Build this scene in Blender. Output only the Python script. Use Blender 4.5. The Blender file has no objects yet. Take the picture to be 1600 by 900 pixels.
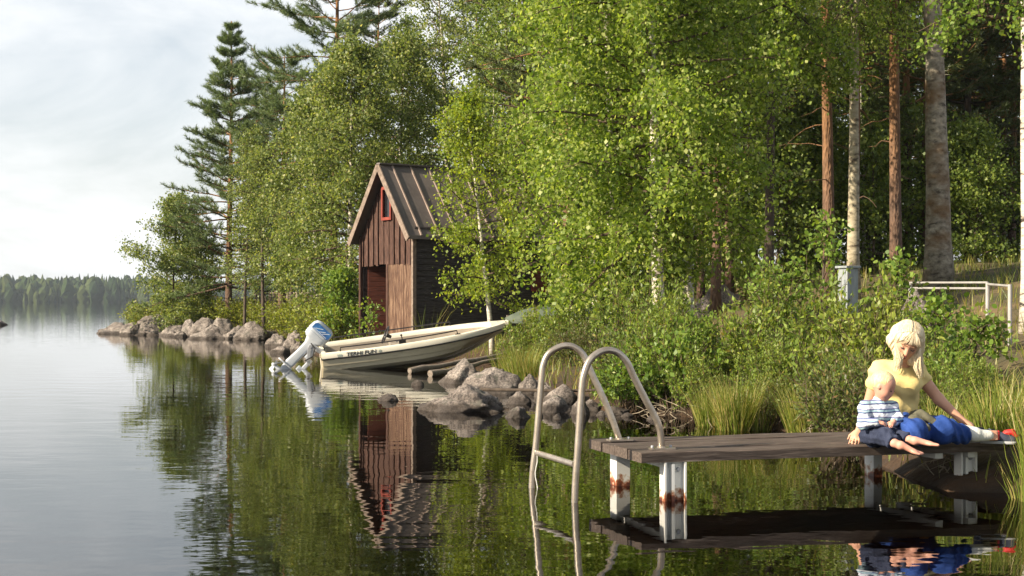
import bpy, bmesh, math, random
import numpy as np
from mathutils import Vector, Matrix, noise as mnoise
R = math.radians
S = bpy.context.scene
# ------------------------------------------------------------------ camera
FPX, CAMH, HORI = 2300.0, 1.30, 470.0        # focal length in photo pixels, eye height, horizon row (1600x900)
cam_d = bpy.data.cameras.new('camera'); cam = bpy.data.objects.new('camera', cam_d); S.collection.objects.link(cam)
cam.location = (0, 0, CAMH); cam.rotation_euler = (R(90), 0, 0)
cam_d.sensor_width = 36; cam_d.lens = 36*FPX/1600; cam_d.shift_y = (HORI-450)/1600
cam_d.clip_start = .05; cam_d.clip_end = 8000
S.camera = cam
# ------------------------------------------------------------------ light
SUN_AZ, SUN_EL = 25.0, 28.0                    # sun stands to the left, a little behind the camera
sdir = Vector((-math.cos(R(SUN_AZ))*math.cos(R(SUN_EL)), -math.sin(R(SUN_AZ))*math.cos(R(SUN_EL)), math.sin(R(SUN_EL))))
sun_d = bpy.data.lights.new('sun', 'SUN'); sun_d.energy = 5.0; sun_d.angle = R(.6); sun_d.color = (1.0, .86, .66)
sun = bpy.data.objects.new('sun', sun_d); S.collection.objects.link(sun)
sun.rotation_euler = (-sdir).to_track_quat('-Z', 'Y').to_euler()
W = bpy.data.worlds.new('World'); S.world = W; W.use_nodes = True
wn, wl = W.node_tree.nodes, W.node_tree.links; wn.clear()
out = wn.new('ShaderNodeOutputWorld'); bg = wn.new('ShaderNodeBackground'); sky = wn.new('ShaderNodeTexSky')
sky.sky_type = 'NISHITA'; sky.sun_disc = False; sky.sun_elevation = R(SUN_EL); sky.sun_rotation = math.atan2(sdir.x, sdir.y)
sky.air_density = 1.0; sky.dust_density = 2.0
bg.inputs[1].default_value = .070
tc = wn.new('ShaderNodeTexCoord'); mp = wn.new('ShaderNodeMapping'); mp.inputs['Scale'].default_value = (1, 1, 2.6)
ns = wn.new('ShaderNodeTexNoise'); ns.inputs['Scale'].default_value = 3.4; ns.inputs['Detail'].default_value = 8; ns.inputs['Roughness'].default_value = .58; ns.inputs['Distortion'].default_value = .4
rp = wn.new('ShaderNodeValToRGB'); rp.color_ramp.elements[0].position = .37; rp.color_ramp.elements[0].color = (.45,)*3+(1,)
rp.color_ramp.elements[1].position = .58; rp.color_ramp.elements[1].color = (.97,)*3+(1,)
sep = wn.new('ShaderNodeSeparateXYZ'); hr = wn.new('ShaderNodeMapRange')     # cloud brightness falls from the milky low sky to the blue overhead
hr.inputs['From Min'].default_value = .22; hr.inputs['From Max'].default_value = .75; hr.inputs['To Min'].default_value = 1; hr.inputs['To Max'].default_value = .35
mu = wn.new('ShaderNodeMath'); mu.operation = 'MULTIPLY'
mx = wn.new('ShaderNodeMixRGB'); mx.inputs[2].default_value = (7.7, 7.8, 7.85, 1)
wl.new(tc.outputs['Generated'], mp.inputs[0]); wl.new(mp.outputs[0], ns.inputs[0]); wl.new(ns.outputs['Fac'], rp.inputs[0])
wl.new(tc.outputs['Generated'], sep.inputs[0]); wl.new(sep.outputs[2], hr.inputs[0]); wl.new(rp.outputs[0], mu.inputs[0]); wl.new(hr.outputs[0], mu.inputs[1])
wl.new(mu.outputs[0], mx.inputs[0]); wl.new(sky.outputs[0], mx.inputs[1]); wl.new(mx.outputs[0], bg.inputs[0]); wl.new(bg.outputs[0], out.inputs[0])
S.view_settings.view_transform = 'Standard'; S.view_settings.look = 'None'; S.view_settings.gamma = 1; S.view_settings.exposure = 1.08
S.cycles.max_bounces = 7; S.cycles.diffuse_bounces = 2; S.cycles.glossy_bounces = 3; S.cycles.transmission_bounces = 3; S.cycles.transparent_max_bounces = 6
S.cycles.caustics_reflective = False; S.cycles.caustics_refractive = False

# ------------------------------------------------------------------ helpers
def K(px, py, d): return Vector(((px-800)*d/FPX, d, CAMH-(py-HORI)*d/FPX))     # where a feature measured on the photo stands at distance d
def shore(px, py): return K(px, py, CAMH*FPX/(py-HORI))                        # a point on the water level
def tag(o, label=None, cat=None, group=None, kind=None):
    for k, v in (('label', label), ('category', cat), ('group', group), ('kind', kind)):
        if v: o[k] = v
    return o
def link(o, parent=None):
    S.collection.objects.link(o)
    if parent: o.parent = parent
    return o
def thing(name, loc, label, cat, group=None, rz=0, kind=None):
    o = bpy.data.objects.new(name, None); o.empty_display_size = .1; link(o); o.location = loc; o.rotation_euler = (0, 0, rz)
    return tag(o, label, cat, group, kind)
def mesh_arr(name, V, F, mat, smooth=False, mats=None, mi=None):
    V = np.asarray(V, dtype=np.float32).reshape(-1, 3); F = np.asarray(F, dtype=np.int32); k = F.shape[1]
    me = bpy.data.meshes.new(name); me.vertices.add(len(V)); me.vertices.foreach_set('co', V.ravel())
    me.loops.add(F.size); me.loops.foreach_set('vertex_index', F.ravel())
    me.polygons.add(len(F)); me.polygons.foreach_set('loop_start', np.arange(len(F), dtype=np.int32)*k)
    if smooth: me.polygons.foreach_set('use_smooth', np.ones(len(F), dtype=bool))
    for m in (mats or [mat]): me.materials.append(m)
    if mi is not None: me.polygons.foreach_set('material_index', np.asarray(mi, dtype=np.int32))
    me.update(calc_edges=True); me.validate(); return me
def obj(name, me, parent=None, loc=None):
    o = bpy.data.objects.new(name, me); link(o, parent)
    if loc is not None: o.location = loc
    return o
class MB:
    """collects shapes, builds ONE mesh"""
    def __init__(s): s.v = []; s.f = []; s.m = []; s.cur = 0
    def add(s, vs, fs):
        b = len(s.v); s.v += [tuple(v) for v in vs]; s.f += [tuple(b+i for i in f) for f in fs]; s.m += [s.cur]*len(fs); return s
    def box(s, c, sz, M=None):
        x, y, z = [q/2 for q in sz]; c = Vector(c); M = M or Matrix.Identity(3)
        vs = [c+M@Vector((a*x, b*y, g*z)) for a in (-1, 1) for b in (-1, 1) for g in (-1, 1)]
        return s.add(vs, [(0,1,3,2),(4,6,7,5),(0,4,5,1),(2,3,7,6),(0,2,6,4),(1,5,7,3)])
    def beam(s, p0, p1, w, h, up=(0, 0, 1)):
        p0, p1 = Vector(p0), Vector(p1); d = (p1-p0); L = d.length; d.normalize(); sd = d.cross(Vector(up))
        if sd.length < 1e-4: sd = d.cross(Vector((1, 0, 0)))
        sd.normalize(); u = sd.cross(d)
        return s.box((p0+p1)/2, (L, w, h), Matrix((d, sd, u)).transposed())
    def tube(s, pts, rad, n=8, caps=True):
        pts = [Vector(p) for p in pts]
        if not hasattr(rad, '__len__'): rad = [rad]*len(pts)
        vs = []; prev = None
        for i, p in enumerate(pts):
            t = (pts[min(i+1, len(pts)-1)]-pts[max(i-1, 0)]).normalized()
            if prev is None:
                a = t.orthogonal().normalized()
            else:
                a = prev-t*prev.dot(t)
                a = a.normalized() if a.length > 1e-5 else t.orthogonal().normalized()
            prev = a; b = t.cross(a)
            vs += [p+(a*math.cos(2*math.pi*k/n)+b*math.sin(2*math.pi*k/n))*rad[i] for k in range(n)]
        fs = [(i*n+k, i*n+(k+1) % n, (i+1)*n+(k+1) % n, (i+1)*n+k) for i in range(len(pts)-1) for k in range(n)]
        if caps: fs += [tuple(range(n-1, -1, -1)), tuple((len(pts)-1)*n+k for k in range(n))]
        return s.add(vs, fs)
    def lathe(s, prof, c=(0, 0, 0), n=20, M=None):
        M = M or Matrix.Identity(3); c = Vector(c); vs = []
        for r, z in prof: vs += [c+M@Vector((r*math.cos(2*math.pi*k/n), r*math.sin(2*math.pi*k/n), z)) for k in range(n)]
        return s.add(vs, [(i*n+k, i*n+(k+1) % n, (i+1)*n+(k+1) % n, (i+1)*n+k) for i in range(len(prof)-1) for k in range(n)])
    def build(s, name, mat, parent=None, smooth=False, bevel=0, origin=None):
        mats = mat if isinstance(mat, (list, tuple)) else [mat]
        off = Vector(origin) if origin is not None else Vector((0, 0, 0))
        me = bpy.data.meshes.new(name); me.from_pydata([tuple(Vector(v)-off) for v in s.v], [], s.f)
        for m in mats: me.materials.append(m)
        for p, q in zip(me.polygons, s.m): p.material_index = min(q, len(mats)-1); p.use_smooth = smooth
        bm = bmesh.new(); bm.from_mesh(me); bmesh.ops.recalc_face_normals(bm, faces=bm.faces)
        if bevel: bmesh.ops.bevel(bm, geom=list(bm.edges), offset=bevel, segments=2, affect='EDGES', profile=.6)
        bm.to_mesh(me); bm.free()
        o = bpy.data.objects.new(name, me); link(o, parent)
        if smooth:
            try:
                me.set_sharp_from_angle(angle=R(40))
            except Exception: pass
        return o
# ------------------------------------------------------------------ materials
def newmat(name):
    m = bpy.data.materials.new(name); m.use_nodes = True; m.node_tree.nodes.clear(); return m, m.node_tree.nodes, m.node_tree.links
def ramp(n, stops):
    r = n.new('ShaderNodeValToRGB'); e = r.color_ramp.elements
    while len(e) > 1: e.remove(e[-1])
    e[0].position = stops[0][0]; e[0].color = tuple(stops[0][1])+(1,)
    for p, c in stops[1:]:
        x = e.new(p); x.color = tuple(c)+(1,)
    return r
def mat_noise(name, stops, scale=5, stretch=(1, 1, 1), rough=.8, detail=6, bump=.0, bscale=None, spec=.3, metal=0, dist=0, fine=None, coat=0):
    m, n, l = newmat(name); o = n.new('ShaderNodeOutputMaterial'); b = n.new('ShaderNodeBsdfPrincipled'); l.new(b.outputs[0], o.inputs[0])
    t = n.new('ShaderNodeTexCoord'); mp = n.new('ShaderNodeMapping'); mp.inputs['Scale'].default_value = stretch
    x = n.new('ShaderNodeTexNoise'); x.inputs['Scale'].default_value = scale; x.inputs['Detail'].default_value = detail; x.inputs['Roughness'].default_value = .6; x.inputs['Distortion'].default_value = dist
    l.new(t.outputs['Object'], mp.inputs[0]); l.new(mp.outputs[0], x.inputs[0])
    r = ramp(n, stops); l.new(x.outputs['Fac'], r.inputs[0]); col = r.outputs[0]
    if fine:                                        # (scale, colour, lo, hi, amount) a second layer of specks
        y = n.new('ShaderNodeTexNoise'); y.inputs['Scale'].default_value = fine[0]; y.inputs['Detail'].default_value = 4; l.new(mp.outputs[0], y.inputs[0])
        q = n.new('ShaderNodeMapRange'); q.inputs['From Min'].default_value = fine[2]; q.inputs['From Max'].default_value = fine[3]; q.inputs['To Max'].default_value = fine[4]; l.new(y.outputs['Fac'], q.inputs[0])
        z = n.new('ShaderNodeMixRGB'); z.inputs[2].default_value = tuple(fine[1])+(1,); l.new(q.outputs[0], z.inputs[0]); l.new(col, z.inputs[1]); col = z.outputs[0]
    l.new(col, b.inputs['Base Color']); b.inputs['Roughness'].default_value = rough; b.inputs['Specular IOR Level'].default_value = spec; b.inputs['Metallic'].default_value = metal; b.inputs['Coat Weight'].default_value = coat
    if bump:
        y = n.new('ShaderNodeTexNoise'); y.inputs['Scale'].default_value = bscale or scale*3; y.inputs['Detail'].default_value = 5; l.new(mp.outputs[0], y.inputs[0])
        u = n.new('ShaderNodeBump'); u.inputs['Strength'].default_value = 1; u.inputs['Distance'].default_value = bump; l.new(y.outputs['Fac'], u.inputs['Height']); l.new(u.outputs[0], b.inputs['Normal'])
    return m
def mat_leaf(name, stops, tcol, trans=.4, rough=.45, spec=.35):
    m, n, l = newmat(name); o = n.new('ShaderNodeOutputMaterial'); b = n.new('ShaderNodeBsdfPrincipled'); g = n.new('ShaderNodeNewGeometry')
    r = ramp(n, stops); l.new(g.outputs['Random Per Island'], r.inputs[0])
    l.new(r.outputs[0], b.inputs['Base Color']); b.inputs['Roughness'].default_value = rough; b.inputs['Specular IOR Level'].default_value = spec
    t = n.new('ShaderNodeBsdfTranslucent'); mm = n.new('ShaderNodeMixRGB'); mm.blend_type = 'MULTIPLY'; mm.inputs[0].default_value = 1; mm.inputs[2].default_value = tuple(tcol)+(1,)
    l.new(r.outputs[0], mm.inputs[1]); l.new(mm.outputs[0], t.inputs[0])
    x = n.new('ShaderNodeMixShader'); x.inputs[0].default_value = trans; l.new(b.outputs[0], x.inputs[1]); l.new(t.outputs[0], x.inputs[2]); l.new(x.outputs[0], o.inputs[0])
    return m
def flat(name, c, rough=.5, spec=.4, metal=0, var=.12, sc=6): 
    return mat_noise(name, [(.3, [q*(1-var) for q in c]), (.7, [min(1, q*(1+var)) for q in c])], sc, rough=rough, spec=spec, metal=metal)
M = {}
G1 = [(0, (.075, .13, .018)), (.45, (.175, .25, .035)), (.8, (.255, .325, .055)), (1, (.42, .45, .17))]
M['birch_leaf'] = mat_leaf('birch leaf', G1, (1.9, 1.9, .9), .46)
M['young_leaf'] = mat_leaf('young birch leaf', [(0, (.11, .17, .018)), (.5, (.20, .28, .03)), (1, (.31, .37, .06))], (2.0, 1.8, .7), .45)
M['far_leaf'] = mat_leaf('deciduous leaf', [(0, (.075, .115, .03)), (.5, (.16, .21, .055)), (.9, (.24, .28, .085)), (1, (.38, .37, .17))], (2.0, 1.9, .9), .4)
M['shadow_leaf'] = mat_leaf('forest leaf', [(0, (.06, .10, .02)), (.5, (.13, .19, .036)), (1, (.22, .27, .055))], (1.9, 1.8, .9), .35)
M['alder_leaf'] = mat_leaf('alder leaf', [(0, (.075, .14, .022)), (.5, (.135, .22, .035)), (1, (.22, .30, .06))], (2.0, 1.8, .8), .38, .45, .25)
M['myrtle_leaf'] = mat_leaf('bog myrtle leaf', [(0, (.08, .13, .02)), (.5, (.155, .225, .035)), (.92, (.24, .30, .05)), (1, (.26, .19, .05))], (1.8, 1.7, .8), .35)
M['pale_shrub_leaf'] = mat_leaf('pale shrub leaf', [(0, (.12, .16, .024)), (.5, (.21, .27, .04)), (1, (.32, .36, .07))], (1.7, 1.6, .7), .35)
M['dull_shrub_leaf'] = mat_leaf('dull shrub leaf', [(0, (.05, .08, .018)), (.5, (.10, .14, .03)), (.9, (.15, .17, .04)), (1, (.2, .12, .05))], (1.7, 1.6, .8), .3)
M['heath_leaf'] = mat_leaf('low shrub leaf', [(0, (.10, .14, .018)), (.5, (.19, .24, .028)), (1, (.30, .31, .04))], (1.8, 1.7, .7), .35)
M['needle'] = mat_leaf('pine needle', [(0, (.06, .10, .045)), (.5, (.125, .18, .07)), (1, (.21, .25, .10))], (1.6, 1.7, .9), .25)
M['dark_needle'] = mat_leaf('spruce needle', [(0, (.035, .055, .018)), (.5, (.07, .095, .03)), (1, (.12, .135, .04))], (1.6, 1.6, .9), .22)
M['reed'] = mat_leaf('sedge blade', [(0, (.10, .15, .02)), (.55, (.19, .24, .04)), (.8, (.34, .30, .10)), (1, (.42, .33, .15))], (1.7, 1.6, .8), .35)
M['grass'] = mat_leaf('grass blade', [(0, (.08, .12, .018)), (.6, (.16, .20, .03)), (1, (.33, .27, .08))], (1.7, 1.6, .8), .3)
M['twig'] = mat_noise('twig', [(.3, (.05, .035, .022)), (.7, (.12, .085, .055))], 9)
M['dry_twig'] = mat_noise('dead twig', [(.3, (.2, .16, .11)), (.7, (.42, .36, .27))], 9)
M['birch_bark'] = mat_noise('birch bark', [(.36, (.05, .04, .035)), (.42, (.38, .34, .28)), (.6, (.62, .58, .50))], 5, (1, 1, 4.5), .7, bump=.006, bscale=14, dist=.6)
M['pale_bark'] = mat_noise('pale tan bark', [(.36, (.10, .08, .055)), (.46, (.30, .26, .18)), (.7, (.46, .41, .30))], 4, (1, 1, 3), .8, bump=.01, bscale=14)
M['aspen_bark'] = mat_noise('aspen bark', [(.34, (.06, .05, .04)), (.44, (.17, .15, .115)), (.58, (.28, .25, .195)), (.75, (.42, .39, .31))], 7, (1, 1, 1.6), .85, bump=.02, bscale=12, fine=(1.4, (.15, .085, .035), .48, .62, .8))
def bark_pine(name):
    m, n, l = newmat(name); o = n.new('ShaderNodeOutputMaterial'); b = n.new('ShaderNodeBsdfPrincipled'); l.new(b.outputs[0], o.inputs[0])
    t = n.new('ShaderNodeTexCoord'); mp = n.new('ShaderNodeMapping'); mp.inputs['Scale'].default_value = (1, 1, .35)
    v = n.new('ShaderNodeTexVoronoi'); v.inputs['Scale'].default_value = 22; x = n.new('ShaderNodeTexNoise'); x.inputs['Scale'].default_value = 7; x.inputs['Detail'].default_value = 6
    l.new(t.outputs['Object'], mp.inputs[0]); l.new(mp.outputs[0], v.inputs[0]); l.new(mp.outputs[0], x.inputs[0])
    s = n.new('ShaderNodeSeparateXYZ'); l.new(t.outputs['Object'], s.inputs[0])
    q = n.new('ShaderNodeMapRange'); q.inputs['From Min'].default_value = 1.8; q.inputs['From Max'].default_value = 4.4; l.new(s.outputs[2], q.inputs[0])   # young flaky orange bark high on the stem, plated grey bark low
    r1 = ramp(n, [(.3, (.055, .035, .024)), (.7, (.17, .10, .065))]); r2 = ramp(n, [(.3, (.10, .048, .018)), (.7, (.30, .15, .06))])
    l.new(x.outputs['Fac'], r1.inputs[0]); l.new(x.outputs['Fac'], r2.inputs[0])
    z = n.new('ShaderNodeMixRGB'); l.new(q.outputs[0], z.inputs[0]); l.new(r1.outputs[0], z.inputs[1]); l.new(r2.outputs[0], z.inputs[2]); l.new(z.outputs[0], b.inputs['Base Color']); b.inputs['Roughness'].default_value = .9
    u = n.new('ShaderNodeBump'); u.inputs['Distance'].default_value = .03; l.new(v.outputs['Distance'], u.inputs['Height']); l.new(u.outputs[0], b.inputs['Normal']); return m
M['pine_bark'] = bark_pine('pine bark')
M['dark_bark'] = mat_noise('grey bark', [(.3, (.035, .026, .02)), (.7, (.11, .085, .065))], 6, (1, 1, .4), .9, bump=.02)
def mat_rock():
    m, n, l = newmat('granite'); o = n.new('ShaderNodeOutputMaterial'); b = n.new('ShaderNodeBsdfPrincipled'); l.new(b.outputs[0], o.inputs[0])
    g = n.new('ShaderNodeNewGeometry'); P = g.outputs['Position']
    def nz(sc, det=6, ro=.6):
        x = n.new('ShaderNodeTexNoise'); x.inputs['Scale'].default_value = sc; x.inputs['Detail'].default_value = det; x.inputs['Roughness'].default_value = ro; l.new(P, x.inputs[0]); return x.outputs['Fac']
    r = ramp(n, [(.3, (.07, .06, .054)), (.48, (.18, .155, .138)), (.66, (.33, .295, .265)), (.8, (.45, .41, .37))]); l.new(nz(3.4, 10, .72), r.inputs[0])
    sp = ramp(n, [(.40, (.42, .40, .40)), (.5, (.95, .95, .95)), (.62, (1.4, 1.35, 1.3))]); l.new(nz(38, 3), sp.inputs[0])
    mm = n.new('ShaderNodeMixRGB'); mm.blend_type = 'MULTIPLY'; mm.inputs[0].default_value = .85; l.new(r.outputs[0], mm.inputs[1]); l.new(sp.outputs[0], mm.inputs[2])
    li = n.new('ShaderNodeMapRange'); li.inputs['From Min'].default_value = .56; li.inputs['From Max'].default_value = .62; li.inputs['To Max'].default_value = .75; l.new(nz(6, 8, .7), li.inputs[0])
    lc = n.new('ShaderNodeMixRGB'); lc.inputs[2].default_value = (.09, .09, .07, 1); l.new(li.outputs[0], lc.inputs[0]); l.new(mm.outputs[0], lc.inputs[1])
    s = n.new('ShaderNodeSeparateXYZ'); l.new(P, s.inputs[0]); ad = n.new('ShaderNodeMath'); ad.operation = 'MULTIPLY_ADD'; ad.inputs[1].default_value = -.16; l.new(nz(5), ad.inputs[0]); l.new(s.outputs[2], ad.inputs[2])
    w = n.new('ShaderNodeMapRange'); w.inputs['From Min'].default_value = -.01; w.inputs['From Max'].default_value = .035; w.inputs['To Min'].default_value = .82; w.inputs['To Max'].default_value = 0; l.new(ad.outputs[0], w.inputs[0])
    wc = n.new('ShaderNodeMixRGB'); wc.inputs[2].default_value = (.035, .026, .02, 1); l.new(w.outputs[0], wc.inputs[0]); l.new(lc.outputs[0], wc.inputs[1]); l.new(wc.outputs[0], b.inputs['Base Color'])
    b.inputs['Roughness'].default_value = .85
    u = n.new('ShaderNodeBump'); u.inputs['Distance'].default_value = .05; l.new(nz(9, 10, .75), u.inputs['Height']); l.new(u.outputs[0], b.inputs['Normal']); return m
M['rock'] = mat_rock()
M['dock_wood'] = mat_noise('weathered dock board', [(.3, (.035, .026, .021)), (.55, (.09, .068, .055)), (.75, (.20, .16, .13))], 3.5, (1.2, 14, 14), .62, bump=.004, bscale=8, fine=(4, (.22, .19, .16), .55, .8, .45), spec=.3)
M['tar_wood'] = mat_noise('tarred board', [(.35, (.016, .014, .014)), (.6, (.05, .042, .04)), (.75, (.09, .075, .068))], 4, (1.2, 1.2, 9), .6, bump=.004, bscale=9)
def wood_vert(name, a, b_, c):
    return mat_noise(name, [(.3, a), (.5, b_), (.72, c)], 5, (7, 7, .7), .85, bump=.006, bscale=9)
M['red_wood'] = wood_vert('worn red brown board', (.020, .012, .010), (.062, .030, .022), (.15, .09, .066))
M['door_wood'] = wood_vert('peeling door board', (.04, .02, .014), (.105, .058, .038), (.26, .175, .115))
M['inner_wood'] = mat_noise('inner red board', [(.3, (.06, .018, .012)), (.7, (.16, .05, .03))], 5, (.7, .7, 9), .8)
M['roof_metal'] = mat_noise('brown sheet metal', [(.3, (.098, .082, .076)), (.7, (.15, .128, .118))], 1.6, (1, 1, 1), .5, spec=.5, fine=(9, (.2, .16, .14), .5, .8, .4))
M['roof_seam'] = mat_noise('roof seam batten', [(.3, (.19, .145, .12)), (.7, (.33, .26, .22))], 3, rough=.6)
M['barge_wood'] = mat_noise('grey brown board', [(.3, (.12, .09, .07)), (.7, (.27, .21, .17))], 4, (3, 3, 3), .8)
M['red_paint'] = flat('red paint', (.19, .034, .022), .8, var=.35)
M['dark_glass'] = flat('dark window', (.012, .012, .014), .15, .5)
M['gel'] = mat_noise('cream gelcoat', [(.3, (.60, .53, .38)), (.7, (.70, .63, .47))], 2.2, (1, 1, 3), .32, spec=.5, fine=(7, (.36, .30, .19), .55, .8, .5))
M['gel_rim'] = mat_noise('white gelcoat rim', [(.3, (.68, .64, .53)), (.7, (.77, .73, .62))], 3, rough=.3, spec=.5)
M['liner'] = mat_noise('boat liner', [(.3, (.27, .23, .185)), (.7, (.36, .315, .26))], 4, rough=.5)
M['black'] = flat('black rubber', (.015, .014, .015), .45)
M['black_rail'] = flat('black rail', (.02, .018, .02), .35, .5)
M['motor_white'] = mat_noise('white motor paint', [(.3, (.43, .47, .52)), (.7, (.56, .59, .63))], 5, rough=.35, spec=.5)
M['motor_grey'] = flat('grey motor casting', (.35, .36, .38), .4)
M['motor_blue'] = mat_noise('blue decal', [(.35, (.02, .07, .24)), (.65, (.06, .22, .52))], 6, rough=.35)
M['decal_pale'] = flat('pale decal', (.6, .68, .78), .35)
M['decal_dark'] = flat('dark lettering', (.012, .014, .02), .4)
M['decal_teal'] = flat('faded teal lettering', (.42, .50, .46), .4)
M['steel'] = mat_noise('dull anodised tube', [(.3, (.34, .29, .23)), (.7, (.50, .44, .37))], 9, (1, 1, 1), .30, spec=.5, metal=.75, fine=(40, (.22, .17, .12), .55, .75, .5))
M['galv'] = mat_noise('grey pipe', [(.3, (.28, .27, .26)), (.7, (.42, .41, .40))], 8, rough=.5, metal=.2)
def mat_post():
    m, n, l = newmat('white steel post'); o = n.new('ShaderNodeOutputMaterial'); b = n.new('ShaderNodeBsdfPrincipled'); l.new(b.outputs[0], o.inputs[0])
    g = n.new('ShaderNodeNewGeometry'); x = n.new('ShaderNodeTexNoise'); x.inputs['Scale'].default_value = 22; x.inputs['Detail'].default_value = 6; l.new(g.outputs['Position'], x.inputs[0])
    s = n.new('ShaderNodeSeparateXYZ'); l.new(g.outputs['Position'], s.inputs[0]); a = n.new('ShaderNodeMath'); a.operation = 'MULTIPLY_ADD'; a.inputs[1].default_value = -.24; l.new(x.outputs['Fac'], a.inputs[0]); l.new(s.outputs[2], a.inputs[2])
    q = n.new('ShaderNodeMapRange'); q.inputs['From Min'].default_value = -.125; q.inputs['From Max'].default_value = -.045; l.new(a.outputs[0], q.inputs[0])
    r = ramp(n, [(0, (.07, .018, .008)), (.45, (.26, .07, .02)), (.8, (.6, .5, .38)), (1, (.76, .76, .72))]); l.new(q.outputs[0], r.inputs[0]); l.new(r.outputs[0], b.inputs['Base Color']); b.inputs['Roughness'].default_value = .5; return m
M['post'] = mat_post()
M['white_steel'] = flat('white steel', (.68, .68, .64), .5)
M['grey_board'] = mat_noise('grey painted board', [(.3, (.17, .19, .20)), (.7, (.29, .32, .33))], 7, (3, 3, 1), .8)
M['fence_wood'] = mat_noise('old grey pole', [(.3, (.16, .13, .10)), (.7, (.32, .27, .22))], 7, (2, 2, .5), .9)
M['log'] = mat_noise('bleached log', [(.3, (.12, .095, .075)), (.7, (.28, .24, .20))], 5, (1, 6, 6), .85, bump=.005)
M['tarp'] = mat_noise('faded green tarpaulin', [(.3, (.05, .07, .05)), (.7, (.11, .135, .10))], 3, rough=.7, bump=.02, bscale=3)
M['skin'] = mat_noise('skin', [(.3, (.52, .27, .17)), (.7, (.60, .33, .22))], 9, rough=.5, spec=.35)
M['baby_skin'] = mat_noise('fair skin', [(.3, (.54, .255, .18)), (.7, (.63, .34, .25))], 12, rough=.5, spec=.35)
M['lip'] = flat('lip', (.42, .09, .07), .4)
M['eye'] = flat('lashes', (.03, .02, .018), .4)
M['brow'] = flat('brow', (.28, .17, .09), .8)
M['tooth'] = flat('teeth', (.75, .72, .65), .3)
def mat_hair(name, a, b_, st=(14, 14, 2)):
    return mat_noise(name, [(.32, a), (.62, b_)], 5, st, .42, bump=.006, bscale=10, spec=.45, dist=.3)
M['hair'] = mat_hair('pale blonde hair', (.56, .43, .24), (.82, .72, .52))
M['baby_hair'] = mat_hair('fine blond hair', (.60, .44, .22), (.80, .64, .38))
M['yellow_shirt'] = mat_noise('pale yellow cotton', [(.3, (.66, .52, .21)), (.7, (.73, .59, .27))], 6, rough=.9, bump=.012, bscale=9, spec=.15)
M['blue_cloth'] = mat_noise('blue cotton', [(.3, (.012, .04, .17)), (.7, (.035, .085, .32))], 9, rough=.85, bump=.014, bscale=12, spec=.2)
M['navy_cloth'] = mat_noise('navy cotton', [(.3, (.018, .024, .048)), (.7, (.045, .055, .095))], 9, rough=.95, bump=.012, bscale=22, spec=.15)
M['olive_cloth'] = mat_noise('grey olive fleece', [(.3, (.075, .072, .048)), (.7, (.145, .14, .10))], 8, rough=.95, bump=.01, bscale=20, spec=.1)
M['sock'] = mat_noise('white sock', [(.3, (.60, .60, .55)), (.7, (.72, .72, .67))], 20, rough=.95, bump=.004, bscale=60)
M['shoe'] = mat_noise('dark blue canvas', [(.3, (.025, .03, .05)), (.7, (.06, .07, .10))], 20, rough=.9)
M['shoe_red'] = flat('red strap', (.62, .03, .03), .6)
M['sole'] = flat('shoe sole', (.35, .36, .38), .6)
def mat_stripe():
    m, n, l = newmat('striped jersey'); o = n.new('ShaderNodeOutputMaterial'); b = n.new('ShaderNodeBsdfPrincipled'); l.new(b.outputs[0], o.inputs[0])
    t = n.new('ShaderNodeTexCoord'); s = n.new('ShaderNodeSeparateXYZ'); l.new(t.outputs['Object'], s.inputs[0])
    x = n.new('ShaderNodeTexNoise'); x.inputs['Scale'].default_value = 7; l.new(t.outputs['Object'], x.inputs[0])
    a = n.new('ShaderNodeMath'); a.operation = 'MULTIPLY_ADD'; a.inputs[1].default_value = .035; l.new(x.outputs['Fac'], a.inputs[0]); l.new(s.outputs[2], a.inputs[2])
    k = n.new('ShaderNodeMath'); k.operation = 'MULTIPLY'; k.inputs[1].default_value = 17; l.new(a.outputs[0], k.inputs[0])
    fr = n.new('ShaderNodeMath'); fr.operation = 'FRACT'; l.new(k.outputs[0], fr.inputs[0])
    r = ramp(n, [(0, (.66, .72, .76)), (.20, (.62, .68, .74)), (.24, (.06, .075, .20)), (.36, (.06, .075, .20)), (.40, (.34, .50, .56)), (.60, (.36, .52, .58)), (.64, (.09, .10, .24)), (.72, (.09, .10, .24)), (.76, (.60, .62, .74)), (.9, (.66, .70, .78))])
    r.color_ramp.interpolation = 'LINEAR'; l.new(fr.outputs[0], r.inputs[0]); l.new(r.outputs[0], b.inputs['Base Color']); b.inputs['Roughness'].default_value = .95
    y = n.new('ShaderNodeTexNoise'); y.inputs['Scale'].default_value = 26; l.new(t.outputs['Object'], y.inputs[0]); u = n.new('ShaderNodeBump'); u.inputs['Distance'].default_value = .012; l.new(y.outputs['Fac'], u.inputs['Height']); l.new(u.outputs[0], b.inputs['Normal']); return m
M['stripe'] = mat_stripe()
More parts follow.
